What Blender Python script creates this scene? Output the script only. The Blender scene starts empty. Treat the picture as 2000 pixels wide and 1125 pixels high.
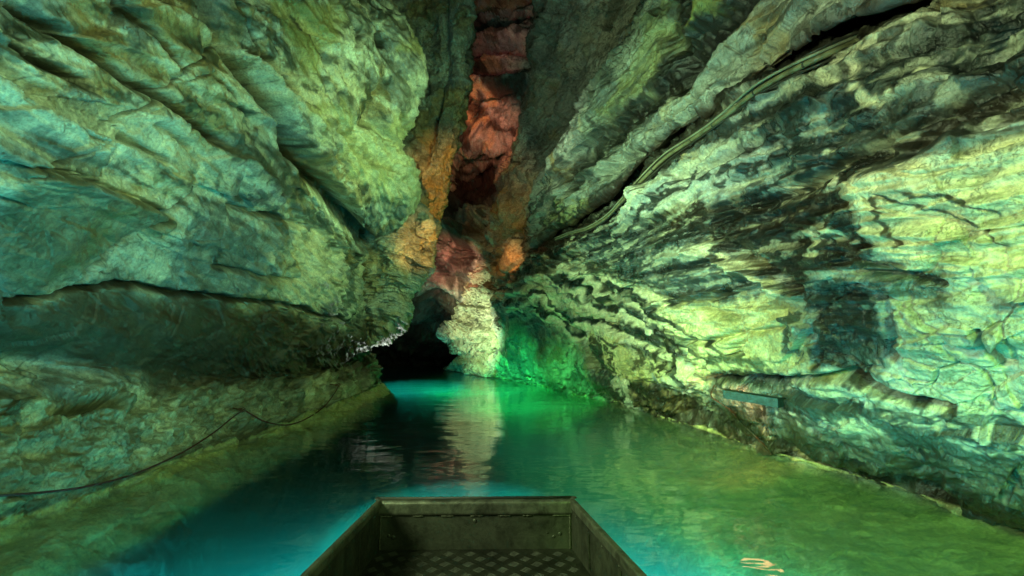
import bpy, math
import numpy as np
from mathutils import Vector, Matrix

# ------------------------------------------------------------------ camera
SC = bpy.context.scene
COL = SC.collection
W_PX, H_PX, F_PX = 2000.0, 1125.0, 889.0          # focal length in photo pixels (16 mm on full frame)
PITCH = math.atan(118.0 / F_PX)
CAM_Z = 1.3
cam = bpy.data.cameras.new("camera")
cam_ob = bpy.data.objects.new("camera", cam); COL.objects.link(cam_ob)
cam.sensor_width = 36.0; cam.lens = 36.0 * F_PX / W_PX
cam.clip_start = 0.05; cam.clip_end = 400
cam_ob.location = (0, 0, CAM_Z)
cam_ob.rotation_euler = (math.pi / 2 + PITCH, 0, 0)
SC.camera = cam_ob

# ------------------------------------------------------------------ world, exposure
SC.view_settings.view_transform = 'Standard'
SC.view_settings.look = 'None'
SC.view_settings.exposure = 0.0
SC.view_settings.gamma = 1.0
SC.view_settings.use_curve_mapping = False
world = bpy.data.worlds.new("World"); SC.world = world; world.use_nodes = True
bg = world.node_tree.nodes["Background"]
bg.inputs[0].default_value = (0.35, 0.55, 0.42, 1)
bg.inputs[1].default_value = 0.12
SC.render.engine = 'CYCLES'
SC.cycles.use_denoising = True
SC.cycles.denoising_prefilter = 'ACCURATE'
SC.cycles.max_bounces = 8
SC.cycles.diffuse_bounces = 3
SC.cycles.glossy_bounces = 3
SC.cycles.transmission_bounces = 6
SC.cycles.sample_clamp_indirect = 3.0

# ------------------------------------------------------------------ lamps of the cave and added lights
def lamp(kind, name, loc, energy, color, target=None, spot=70, blend=0.8, size=0.0):
    l = bpy.data.lights.new(name, kind); l.energy = energy; l.color = color
    l.shadow_soft_size = size
    if kind == 'SPOT':
        l.spot_size = math.radians(spot); l.spot_blend = blend
    o = bpy.data.objects.new(name, l); COL.objects.link(o); o.location = loc
    if target is not None:
        d = Vector(target) - Vector(loc)
        o.rotation_euler = d.to_track_quat('-Z', 'Y').to_euler()
    return o
# show-cave floodlights for either wall, unseen, with fills added for dim parts
lamp('SPOT', 'unseen_spot', (1.75, 1.6, 2.3), 660, (0.62, 1.0, 0.42), (-2.6, 4.6, 4.4), 95, 1.0, 0.10)
lamp('SPOT', 'unseen_spot', (1.5, 5.2, 3.9), 760, (0.62, 1.0, 0.34), (-2.0, 8.6, 4.8), 90, 1.0, 0.05)
lamp('SPOT', 'unseen_spot', (-2.4, 0.9, 2.2), 980, (0.78, 1.0, 0.52), (2.8, 4.6, 1.7), 96, 1.0, 0.4)
lamp('SPOT', 'unseen_spot', (-2.7, 4.4, 2.0), 1500, (0.60, 1.0, 0.48), (2.2, 8.0, 2.6), 95, 1.0, 0.05)
lamp('SPOT', 'unseen_spot', (-2.6, 9.5, 0.5), 110, (0.35, 1.0, 0.45), (1.8, 13.0, 1.2), 60, 1.0, 0.03)
lamp('SPOT', 'unseen_spot', (-1.0, 7.4, 4.6), 420, (0.80, 1.0, 0.62), (1.5, 12.2, 8.2), 66, 1.0, 0.03)  # fill added for the dim upper wall on the far right
lamp('SPOT', 'unseen_spot', (0.4, -1.6, 2.3), 1500, (0.42, 1.0, 0.16), (2.9, 3.2, -0.6), 62, 1.0, 0.15)  # unseen, added behind the camera to brighten the right shelf
lamp('SPOT', 'unseen_spot', (-0.6, 3.2, 2.4), 500, (0.42, 1.0, 0.16), (2.4, 6.6, -0.6), 60, 1.0, 0.15)  # another unseen spot added for the right shelf, further along
lamp('SPOT', 'unseen_spot', (0.9, -0.6, 2.0), 330, (0.60, 1.0, 0.36), (-3.9, 3.8, 0.5), 66, 1.0, 0.15)  # fill added to brighten the left ledge
# lamps hidden behind the bend, shining on the far rib and the underside of the bulge, and an added fill
lamp('SPOT', 'unseen_spot', (-4.3, 15.2, 1.0), 3300, (0.86, 1.0, 0.55), (-1.6, 21.0, 2.4), 48, 0.8, 0.03)
lamp('SPOT', 'unseen_spot', (-3.6, 13.6, 0.35), 150, (0.9, 1.0, 0.9), (-3.2, 12.0, 1.8), 80, 1.0, 0.02)
lamp('SPOT', 'unseen_spot', (-2.6, 12.0, 1.6), 500, (1.0, 0.85, 0.72), (-4.6, 26.0, 5.0), 34, 1.0, 0.03)  # unseen spot added to lift the dark end wall
# orange and red lamps up in the chimney
lamp('SPOT', 'unseen_spot', (-0.9, 9.2, 3.1), 300, (1.0, 0.42, 0.07), (-2.15, 10.6, 3.8), 50, 1.0)
lamp('SPOT', 'unseen_spot', (-1.75, 10.2, 6.4), 460, (1.0, 0.42, 0.08), (-1.75, 13.2, 6.3), 70, 1.0)
lamp('SPOT', 'unseen_spot', (-1.45, 15.4, 8.2), 900, (1.0, 0.25, 0.14), (-1.4, 19.5, 11.2), 72, 1.0)
lamp('SPOT', 'unseen_spot', (-1.2, 14.6, 11.6), 70, (1.0, 0.16, 0.16), (-0.9, 19.0, 15.6), 80, 1.0)
lamp('SPOT', 'unseen_spot', (-2.6, 17.5, 4.0), 800, (1.0, 0.30, 0.20), (-2.6, 22.5, 5.4), 50, 1.0)
lamp('SPOT', 'unseen_spot', (-0.55, 14.0, 4.3), 90, (1.0, 0.27, 0.05), (0.1, 15.9, 4.3), 60, 1.0)
# lamps under water, with added lights among them: cyan round the boat, blue behind the bend
def sunk(x, y, z, r, e, col, ry=None):
    l = bpy.data.lights.new('unseen_water_light', 'AREA'); l.shape = 'ELLIPSE'; l.size = r; l.size_y = ry or r; l.energy = e; l.color = col  # wide unseen panel, added for an even glow in the water
    o = bpy.data.objects.new('unseen_water_light', l); COL.objects.link(o); o.location = (x, y, z)
def down(x, y, z, e, col, cone=178):
    lamp('SPOT', 'unseen_water_light', (x, y, z), e, col, (x, y + 0.001, z - 1), cone, 0.15)
down(-0.25, 2.45, -0.22, 3300, (0.0, 0.84, 0.82))
down(-0.62, 1.6, -0.22, 4600, (0.0, 0.80, 0.86))
down(0.25, 1.7, -0.22, 800, (0.0, 0.80, 0.86))
lamp('SPOT', 'unseen_spot', (-1.6, 8.4, 1.8), 3600, (0.05, 1.0, 0.16), (1.0, 13.0, -0.6), 50, 1.0, 0.05)  # unseen spot above the water, added to turn the far reach green
sunk(-0.6, 5.2, -0.55, 2.6, 130, (0.0, 0.95, 0.75), 3.2)  # added to brighten the water ahead of the bow
lamp('SPOT', 'unseen_spot', (-2.1, 12.3, 2.4), 5200, (0.03, 1.0, 0.22), (-1.0, 16.0, -0.3), 74, 1.0, 0.1)  # also above the water, added for the green of the far reach
sunk(-4.5, 21.0, -0.35, 5.0, 1800, (0.03, 0.8, 0.6), 8.0)
lamp('POINT', 'unseen_water_light', (-6.0, 19.0, -0.35), 1300, (0.10, 0.60, 1.0))

# ------------------------------------------------------------------ pixel <-> world
cp, sp_ = math.cos(PITCH), math.sin(PITCH)
def ray(px, py):
    a = (px - W_PX / 2) / F_PX
    b = (H_PX / 2 - py) / F_PX
    return a, cp - b * sp_, sp_ + b * cp            # x, y(forward), z(up)
def P(px, py, Y):
    a, f, u = ray(px, py); t = Y / f
    return (a * t, Y, CAM_Z + u * t)
def WL(px, py, z=0.0):
    a, f, u = ray(px, py); t = (z - CAM_Z) / u
    return (a * t, f * t, z)
def project(v):
    y = v[:, 1]; z = v[:, 2] - CAM_Z
    fwd = y * cp + z * sp_; up = -y * sp_ + z * cp
    fw = np.where(fwd > 0.05, fwd, 0.05)
    px = W_PX / 2 + F_PX * v[:, 0] / fw
    py = H_PX / 2 - F_PX * up / fw
    px[fwd < 0.05] = -9999
    return px, py

# ------------------------------------------------------------------ noise
_rng = np.random.RandomState(7)
_perm = np.concatenate([_rng.permutation(256)] * 3).astype(np.int32)
_g = _rng.normal(size=(256, 3)); _g /= np.linalg.norm(_g, axis=1)[:, None]; _g = _g.astype(np.float32)
def perlin(p):
    p = p.astype(np.float32)
    i = np.floor(p).astype(np.int32); f = p - i; i &= 255
    w = f * f * f * (f * (f * 6 - 15) + 10)
    out = 0
    for dx in (0, 1):
        wx = w[:, 0] if dx else 1 - w[:, 0]
        a = _perm[i[:, 0] + dx]
        for dy in (0, 1):
            wy = w[:, 1] if dy else 1 - w[:, 1]
            b = _perm[a + i[:, 1] + dy]
            for dz in (0, 1):
                wz = w[:, 2] if dz else 1 - w[:, 2]
                h = _perm[b + i[:, 2] + dz]
                g = _g[h]
                d = g[:, 0] * (f[:, 0] - dx) + g[:, 1] * (f[:, 1] - dy) + g[:, 2] * (f[:, 2] - dz)
                out = out + wx * wy * wz * d
    return out * 1.6
def fbm(p, octaves=4, gain=0.5, off=0.0):
    s = 0; a = 1.0; q = p + off
    for k in range(octaves):
        s = s + a * perlin(q); q = q * 2.03 + 17.3; a *= gain
    return s
def billow(p, octaves=4, gain=0.5, off=0.0):
    s = 0; a = 1.0; q = p + off
    for k in range(octaves):
        s = s + a * np.abs(perlin(q)); q = q * 2.11 + 7.7; a *= gain
    return s
def ridged(p, octaves=4, gain=0.5, off=0.0):
    s = 0; a = 1.0; q = p + off
    for k in range(octaves):
        s = s + a * (1 - np.abs(perlin(q)) * 2); q = q * 2.07 + 11.1; a *= gain
    return s
def worley(p, off=0.0):
    """F1 and F2 distances to jittered cell points, and the nearest cell's random value"""
    p = (p + off).astype(np.float32); i = np.floor(p).astype(np.int32); f = p - i
    n = len(p); f1 = np.full(n, 9.0, np.float32); f2 = np.full(n, 9.0, np.float32); idv = np.zeros(n, np.float32)
    for dx in (-1, 0, 1):
        for dy in (-1, 0, 1):
            for dz in (-1, 0, 1):
                h = _perm[_perm[_perm[(i[:, 0] + dx) & 255] + ((i[:, 1] + dy) & 255)] + ((i[:, 2] + dz) & 255)]
                j = _g[h] * 0.42 + 0.5
                d = np.sqrt((dx + j[:, 0] - f[:, 0]) ** 2 + (dy + j[:, 1] - f[:, 1]) ** 2 + (dz + j[:, 2] - f[:, 2]) ** 2)
                c = d < f1
                f2 = np.where(c, f1, np.minimum(f2, d)); idv = np.where(c, h / 255.0, idv); f1 = np.where(c, d, f1)
    return f1, f2, idv
def facets(p, off=0.0):
    """broken plates: every cell is a plane with its own tilt, with a sharp break at its border"""
    p = (p + off).astype(np.float32); i = np.floor(p).astype(np.int32); f = p - i
    n = len(p); f1 = np.full(n, 9.0, np.float32); val = np.zeros(n, np.float32)
    for dx in (-1, 0, 1):
        for dy in (-1, 0, 1):
            for dz in (-1, 0, 1):
                h = _perm[_perm[_perm[(i[:, 0] + dx) & 255] + ((i[:, 1] + dy) & 255)] + ((i[:, 2] + dz) & 255)]
                j = _g[h] * 0.42 + 0.5; o = f - j - np.array([dx, dy, dz], np.float32)
                d = (o * o).sum(1); g = _g[(h + 57) & 255]; v = (o * g).sum(1) + 0.35 * g[:, 0]
                c = d < f1; val = np.where(c, v, val); f1 = np.where(c, d, f1)
    return val
def sstep(a, b, x):
    t = np.clip((x - a) / (b - a), 0, 1); return t * t * (3 - 2 * t)
def lerp(a, b, t):
    return a + (np.asarray(b, np.float32) - a) * t[:, None]

# ------------------------------------------------------------------ polyline distance in the photo plane (vertices already placed in space)
def polydist(px, py, pts, reach):
    """unsigned distance, signed side, arc fraction; only where within reach"""
    pts = np.array(pts, np.float32)
    lo = pts.min(0) - reach; hi = pts.max(0) + reach
    idx = np.nonzero((px > lo[0]) & (px < hi[0]) & (py > lo[1]) & (py < hi[1]))[0]
    if len(idx) == 0:
        return idx, None, None, None
    x = px[idx]; y = py[idx]
    best = np.full(len(idx), 1e9, np.float32); side = np.zeros(len(idx), np.float32); arc = np.zeros(len(idx), np.float32)
    seg = pts[1:] - pts[:-1]; L = np.hypot(seg[:, 0], seg[:, 1]); tot = L.sum(); acc = 0
    for k in range(len(seg)):
        dx, dy = seg[k]; t = np.clip(((x - pts[k, 0]) * dx + (y - pts[k, 1]) * dy) / (L[k] ** 2), 0, 1)
        ex = x - (pts[k, 0] + t * dx); ey = y - (pts[k, 1] + t * dy); d = np.hypot(ex, ey)
        s = np.sign(dx * ey - dy * ex)
        c = d < best
        best = np.where(c, d, best); side = np.where(c, s, side); arc = np.where(c, (acc + t * L[k]) / tot, arc)
        acc += L[k]
    return idx, best, side, arc
def inside(px, py, poly):
    poly = np.array(poly, np.float32); n = len(poly)
    r = np.zeros(len(px), bool)
    for k in range(n):
        x1, y1 = poly[k]; x2, y2 = poly[(k + 1) % n]
        if y1 == y2: continue
        c = ((y1 > py) != (y2 > py)) & (px < (x2 - x1) * (py - y1) / (y2 - y1) + x1)
        r ^= c
    return r
def polymask(px, py, poly, soft):
    """1 inside, fading to 0 across soft pixels about the edge"""
    m = np.zeros(len(px), np.float32)
    closed = list(poly) + [poly[0]]
    ins = inside(px, py, poly)
    m[ins] = 1
    idx, d, s, a = polydist(px, py, closed, soft)
    if d is not None:
        sd = np.where(ins[idx], d, -d)
        m[idx] = np.where(d < soft, sstep(-soft, soft, sd), m[idx])
    return m

# ------------------------------------------------------------------ control grid -> dense surface
def catmull(C, n):
    """C (k, m, 3): interpolate along axis 0 to n rows"""
    C = np.asarray(C, np.float64); k = C.shape[0]
    E = np.concatenate([2 * C[:1] - C[1:2], C, 2 * C[-1:] - C[-2:-1]], 0)
    return E, k
def dense(C, nu, wts=None):
    E, k = catmull(C, nu)
    if wts is None:
        s = np.linspace(0, k - 1, nu)
    else:                                            # uneven sampling: more rows in the visible spans
        w = np.concatenate([[0], np.cumsum(wts)]); w = w / w[-1]
        s = np.interp(np.linspace(0, 1, nu), w, np.arange(k))
    i = np.minimum(np.floor(s).astype(int), k - 2); t = (s - i)[:, None, None]
    p0, p1, p2, p3 = E[i], E[i + 1], E[i + 2], E[i + 3]
    return 0.5 * ((2 * p1) + (-p0 + p2) * t + (2 * p0 - 5 * p1 + 4 * p2 - p3) * t * t + (-p0 + 3 * p1 - 3 * p2 + p3) * t ** 3)
def params(k, n, wts=None):
    if wts is None: return np.linspace(0, k - 1, n)
    w = np.concatenate([[0], np.cumsum(wts)]); w = w / w[-1]
    return np.interp(np.linspace(0, 1, n), w, np.arange(k))
def grid_surface(C, nu, nv, wu=None, wv=None):
    A = dense(C, nu, wu)                              # nu x m x 3
    B = dense(np.transpose(A, (1, 0, 2)), nv, wv)     # nv x nu x 3
    return np.transpose(B, (1, 0, 2)).astype(np.float32)
def normals(G, toward=None):
    du = np.gradient(G, axis=0); dv = np.gradient(G, axis=1)
    n = np.cross(du, dv); n /= np.linalg.norm(n, axis=2)[:, :, None] + 1e-9
    return n
def mesh_grid(name, G, mat, color=None, flip=False):
    nu, nv = G.shape[:2]
    me = bpy.data.meshes.new(name)
    V = G.reshape(-1, 3).astype(np.float32)
    I = np.arange(nu * nv).reshape(nu, nv)
    q = np.stack([I[:-1, :-1], I[1:, :-1], I[1:, 1:], I[:-1, 1:]], -1).reshape(-1, 4)
    if flip: q = q[:, ::-1]
    me.vertices.add(len(V)); me.vertices.foreach_set('co', V.ravel())
    me.loops.add(q.size); me.loops.foreach_set('vertex_index', q.ravel().astype(np.int32))
    me.polygons.add(len(q)); me.polygons.foreach_set('loop_start', np.arange(0, q.size, 4, dtype=np.int32))
    me.polygons.foreach_set('use_smooth', np.ones(len(q), bool))
    me.update(calc_edges=True)
    if color is not None:
        a = me.color_attributes.new('rock_color', 'FLOAT_COLOR', 'POINT')
        a.data.foreach_set('color', color.astype(np.float32).ravel())
    me.materials.append(mat)
    o = bpy.data.objects.new(name, me); COL.objects.link(o)
    return o

# ------------------------------------------------------------------ materials
def newmat(name):
    m = bpy.data.materials.new(name); m.use_nodes = True
    nt = m.node_tree; nt.nodes.clear(); return m, nt
def N(nt, t, **kw):
    n = nt.nodes.new(t)
    for k, v in kw.items():
        if k.startswith('i_'):
            key = k[2:].replace('_', ' ')
            n.inputs[key].default_value = v
        else: setattr(n, k, v)
    return n
def noise_node(nt, scale, detail=6, rough=0.6, dist=0.0, vec=None):
    n = N(nt, 'ShaderNodeTexNoise'); n.inputs['Scale'].default_value = scale
    n.inputs['Detail'].default_value = detail; n.inputs['Roughness'].default_value = rough
    n.inputs['Distortion'].default_value = dist
    if vec: nt.links.new(vec, n.inputs['Vector'])
    return n
def ramp(nt, fac, stops):
    r = N(nt, 'ShaderNodeValToRGB'); nt.links.new(fac, r.inputs[0])
    e = r.color_ramp.elements
    while len(e) < len(stops): e.new(0.5)
    for k, (p, c) in enumerate(stops):
        e[k].position = p; e[k].color = (c, c, c, 1) if not hasattr(c, '__len__') else (*c, 1)
    return r
def rock_material(name, fine=1.0, bump=0.02, spec=0.5, far=1.0):
    m, nt = newmat(name); L = nt.links
    out = N(nt, 'ShaderNodeOutputMaterial'); b = N(nt, 'ShaderNodeBsdfPrincipled')
    L.new(b.outputs[0], out.inputs[0])
    tc = N(nt, 'ShaderNodeTexCoord'); v = tc.outputs['Object']
    att = N(nt, 'ShaderNodeAttribute', attribute_name='rock_color')
    n1 = noise_node(nt, 9 / far, 8, 0.72, 0.6, v)
    n2 = noise_node(nt, 42 / far, 6, 0.75, 0.2, v)
    r1 = ramp(nt, n1.outputs[0], [(0.30, 0.45), (0.5, 0.95), (0.68, 1.35)])
    r2 = ramp(nt, n2.outputs[0], [(0.36, 0.35), (0.50, 0.95), (0.62, 1.35)])
    mm = N(nt, 'ShaderNodeMix', data_type='RGBA', blend_type='MULTIPLY'); mm.inputs[0].default_value = 0.65
    L.new(att.outputs['Color'], mm.inputs[6]); L.new(r1.outputs[0], mm.inputs[7])
    m2 = N(nt, 'ShaderNodeMix', data_type='RGBA', blend_type='MULTIPLY'); m2.inputs[0].default_value = 0.6
    L.new(mm.outputs[2], m2.inputs[6]); L.new(r2.outputs[0], m2.inputs[7])
    # hairline veins
    vo = N(nt, 'ShaderNodeTexVoronoi', feature='DISTANCE_TO_EDGE'); vo.inputs['Scale'].default_value = 1.5 / far
    wm = N(nt, 'ShaderNodeVectorMath', operation='ADD'); sc = N(nt, 'ShaderNodeVectorMath', operation='SCALE'); sc.inputs['Scale'].default_value = 0.9 * far
    L.new(n1.outputs['Color'], sc.inputs[0]); L.new(v, wm.inputs[0]); L.new(sc.outputs[0], wm.inputs[1]); L.new(wm.outputs[0], vo.inputs['Vector'])
    rv = ramp(nt, vo.outputs['Distance'], [(0.0, 0.2), (0.010, 1.0)])
    m3 = N(nt, 'ShaderNodeMix', data_type='RGBA', blend_type='MULTIPLY'); m3.inputs[0].default_value = 0.45
    L.new(m2.outputs[2], m3.inputs[6]); L.new(rv.outputs[0], m3.inputs[7])
    L.new(m3.outputs[2], b.inputs['Base Color'])
    # wetness in alpha lowers the roughness
    rr = N(nt, 'ShaderNodeMapRange'); L.new(att.outputs['Alpha'], rr.inputs['Value'])
    rr.inputs['To Min'].default_value = 0.62; rr.inputs['To Max'].default_value = 0.13
    L.new(rr.outputs[0], b.inputs['Roughness'])
    b.inputs['Specular IOR Level'].default_value = spec
    # bump
    nb = noise_node(nt, 9 / far, 9, 0.60, 0.5, v)
    ad = N(nt, 'ShaderNodeMath', operation='MULTIPLY_ADD'); L.new(rv.outputs[0], ad.inputs[0]); ad.inputs[1].default_value = 0.25; L.new(nb.outputs[0], ad.inputs[2])
    bp = N(nt, 'ShaderNodeBump'); bp.inputs['Distance'].default_value = bump * far; bp.inputs['Strength'].default_value = 0.9
    L.new(ad.outputs[0], bp.inputs['Height'])
    nw = noise_node(nt, 48 / far, 3, 0.6, 0.4, v)       # drips and beads where the rock is wet
    b2 = N(nt, 'ShaderNodeBump'); b2.inputs['Distance'].default_value = 0.014 * far
    L.new(att.outputs['Alpha'], b2.inputs['Strength']); L.new(nw.outputs[0], b2.inputs['Height']); L.new(bp.outputs[0], b2.inputs['Normal']); L.new(b2.outputs[0], b.inputs['Normal'])
    return m
ROCK = rock_material('limestone', bump=0.03, spec=0.7)
ROCK_FAR = rock_material('limestone_far', bump=0.05, far=2.4)

# ------------------------------------------------------------------ generic rock colouring
CREAM = (0.56, 0.53, 0.36); PALE = (0.50, 0.54, 0.46); GREY = (0.23, 0.26, 0.24); BLUE = (0.09, 0.15, 0.17)
OCHRE = (0.36, 0.27, 0.10); BROWN = (0.11, 0.065, 0.025); BLACK = (0.018, 0.02, 0.018); DKGREEN = (0.10, 0.12, 0.08)
def base_albedo(V, scale=1.0, off=0.0, cream=0.5, ochre=0.3, blue=0.25, dark=0.3, aniso=None):
    q = V / scale
    if aniso is not None: q = q * np.array(aniso, np.float32)
    w = q + 0.35 * np.stack([fbm(q * 1.7, 3, off=off + 3), fbm(q * 1.7, 3, off=off + 31), fbm(q * 1.7, 3, off=off + 57)], 1)
    a = fbm(w * 0.9, 5, 0.6, off)
    c = np.tile(np.array(GREY, np.float32), (len(V), 1))
    c = lerp(c, PALE, sstep(-0.25, 0.35, a) * 0.9)
    b = fbm(w * 0.7, 5, 0.6, off + 71)
    c = lerp(c, CREAM, sstep(0.5 - cream, 0.9 - cream, b) * 0.8)
    d = fbm(w * 0.8, 5, 0.6, off + 113)
    c = lerp(c, OCHRE, sstep(0.55 - ochre, 0.95 - ochre, d) * 0.75)
    e = fbm(w * 0.6, 5, 0.62, off + 151)
    bl = sstep(0.6 - blue, 0.9 - blue, e)
    c = lerp(c, BLUE, bl * 0.7)
    g = fbm(w * 1.9, 5, 0.65, off + 211)
    dk = sstep(0.75 - dark, 1.05 - dark, g)
    c = lerp(c, BLACK, dk * 0.75)
    r = np.abs(fbm(w * 1.3, 3, 0.5, off + 301))
    c = lerp(c, DKGREEN, sstep(0.035, 0.0, r) * 0.7)
    wet = np.clip(0.25 + 0.5 * bl + 0.4 * dk, 0, 1)
    return c, wet

class Rock:
    """dense sheet of rock: control net, carved lines, noise relief, stains and painted shade"""
    def __init__(s, C, nu, nv, wu=None, wv=None, flip=False):
        s.G = grid_surface(np.array(C, np.float64), nu, nv, wu, wv)
        s.nu, s.nv = nu, nv; s.flip = flip
        a, b = np.meshgrid(params(C.shape[0] if hasattr(C, 'shape') else len(C), nu, wu), params(np.array(C).shape[1], nv, wv), indexing='ij')
        s.U = a.ravel().astype(np.float32); s.S = b.ravel().astype(np.float32)
        s.refresh()
    def refresh(s):
        s.N = normals(s.G)
        if s.flip: s.N = -s.N
        s.V = s.G.reshape(-1, 3); s.n = s.N.reshape(-1, 3)
        s.px, s.py = project(s.V)
        s.dist = np.maximum(s.V[:, 1], 1.5)
    def warp(s, amp, scale, off=0):
        q = s.V * scale
        k = amp
        return s.px + k * fbm(q, 4, 0.6, off), s.py + k * fbm(q, 4, 0.6, off + 40)
    def move(s, h):
        s.G = (s.V + s.n * h[:, None]).reshape(s.nu, s.nv, 3); 
    def build(s, name, mat, color):
        s.ob = mesh_grid(name, s.G, mat, color, s.flip)
        s.ob['kind'] = 'structure'
        s.V = s.G.reshape(-1, 3); s.px, s.py = project(s.V)
        return s.ob
def carve(R, h, pts, w, d, kind='groove', wp=None):
    px, py = wp if wp is not None else (R.px, R.py)
    reach = w * (3.2 if kind == 'groove' else 9)
    idx, dd, s, a = polydist(px, py, pts, reach)
    if dd is None: return
    fade = sstep(0, 0.06, a) * sstep(1, 0.94, a) if kind != 'full' else 1
    if kind == 'step':      # right-hand side of the line stands proud, fading with distance
        g = np.where(s > 0, 1 - sstep(0, w * 9, dd), 0) * sstep(0, w * 0.6, dd) * d * fade - np.exp(-(dd / w) ** 2) * d * 0.6 * fade
        h[idx] += g
    elif kind == 'ridge':
        h[idx] += np.exp(-(dd / w) ** 2) * d * fade
    else:
        h[idx] -= np.exp(-(dd / w) ** 2) * d * fade
def stain_or_shade(R, c, wet, pts, w, col, k=0.85, wt=None, wp=None, soft=0.5):
    px, py = wp if wp is not None else (R.px, R.py)
    idx, dd, s, a = polydist(px, py, pts, w * 1.6)
    if dd is None: return
    m = (1 - sstep(w * (1 - soft), w * (1 + soft), dd)) * sstep(0, 0.08, a) * sstep(1, 0.92, a) * k if len(pts) > 2 else (1 - sstep(w * (1 - soft), w * (1 + soft), dd)) * k
    c[idx] = lerp(c[idx], col, m)
    if wt is not None: wet[idx] = wet[idx] + (wt - wet[idx]) * m
def patch(R, c, wet, poly, col, k=0.85, wt=None, wp=None, soft=14, keep=None):
    px, py = wp if wp is not None else (R.px, R.py)
    m = polymask(px, py, poly, soft) * k
    if keep is not None: m = m * keep
    c[:] = lerp(c, col, m)
    if wt is not None: wet[:] = wet + (wt - wet) * m

# ================================================================== LEFT WALL
def wl_shift(p, dx, z): return (p[0] + dx, p[1], z)
rows = []
cw = [(0, 1030), (200, 965), (400, 885), (560, 832), (680, 785), (722, 762)]
wl = [WL(*q) for q in cw]
rows.append([wl_shift(p, 0.5, -2.4) for p in wl])
rows.append([wl_shift(p, 0.55, -0.8) for p in wl])
rows.append([wl_shift(p, 0.40, -0.20) for p in wl])
rows.append(wl)
yl = [p[1] for p in wl]
def rowp(pts, ys): return [P(x, y, Y) for (x, y), Y in zip(pts, ys)]
rows.append(rowp([(0, 880), (200, 860), (400, 830), (560, 800), (680, 762), (721, 735)], [y * 1.03 for y in yl]))
rows.append(rowp([(0, 770), (200, 775), (400, 780), (560, 770), (680, 735), (716, 705)], [y * 1.08 for y in yl]))
rows.append(rowp([(0, 700), (200, 715), (400, 730), (560, 730), (670, 705), (706, 685)], [y * 1.12 for y in yl]))
rows.append(rowp([(0, 640), (200, 640), (400, 660), (560, 668), (668, 668), (706, 664)], [3.55, 4.5, 6.0, 8.05, 10.5, 12.3]))
rows.append(rowp([(0, 582), (200, 552), (400, 580), (560, 597), (660, 625), (704, 640)], [3.45, 4.35, 5.8, 7.8, 10.0, 11.6]))
rows.append(rowp([(0, 480), (200, 470), (400, 490), (560, 520), (660, 550), (690, 548)], [3.15, 4.05, 5.4, 7.2, 9.4, 10.8]))
rows.append(rowp([(0, 370), (200, 370), (400, 400), (560, 430), (670, 460), (708, 462)], [2.9, 3.75, 5.05, 6.8, 9.0, 10.0]))
rows.append(rowp([(0, 250), (200, 260), (420, 290), (600, 330), (705, 370), (795, 380)], [2.7, 3.5, 4.8, 6.5, 8.0, 9.0]))
rows.append(rowp([(0, 130), (220, 140), (430, 180), (610, 220), (705, 250), (762, 275)], [2.6, 3.4, 4.7, 6.2, 7.6, 8.6]))
rows.append(rowp([(0, 10), (230, 20), (440, 50), (620, 90), (720, 105), (806, 130)], [2.5, 3.3, 4.6, 6.0, 7.2, 8.0]))
rows.append(rowp([(0, -120), (230, -110), (440, -90), (610, -60), (680, -40), (728, -25)], [2.5, 3.2, 4.4, 5.6, 6.6, 7.3]))
rows.append(rowp([(0, -320), (230, -320), (440, -320), (610, -300), (700, -280), (750, -260)], [2.4, 3.1, 4.2, 5.2, 6.0, 6.5]))
def extend(rows, near=True):
    out = []
    for r in rows:
        a = r[0]
        pre = [(a[0] - 0.3, a[1] - 6.0, a[2]), (a[0] + 0.05, a[1] - 1.6, a[2])]
        s = r[-1]; p = r[-2]
        k = 1.22
        b1 = (s[0] * k - 0.25, s[1] * k, CAM_Z + (s[2] - CAM_Z) * k if s[2] > 0.2 else s[2])
        b2 = (s[0] * 1.4 - 1.6, s[1] * 1.45, CAM_Z + (s[2] - CAM_Z) * 1.4 if s[2] > 0.2 else s[2])
        out.append(pre + list(r) + [b1, b2])
    return out
CL = np.array(extend(rows))
L1 = Rock(CL, 620, 860, wu=[.5, .5, .6, 1, 1, 1, 1, 1, 1, 1, 1, 1, 1, 1, .6], wv=[.25, .5, 1.4, 1.4, 1.2, .8, .6, .35, .2])
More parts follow.
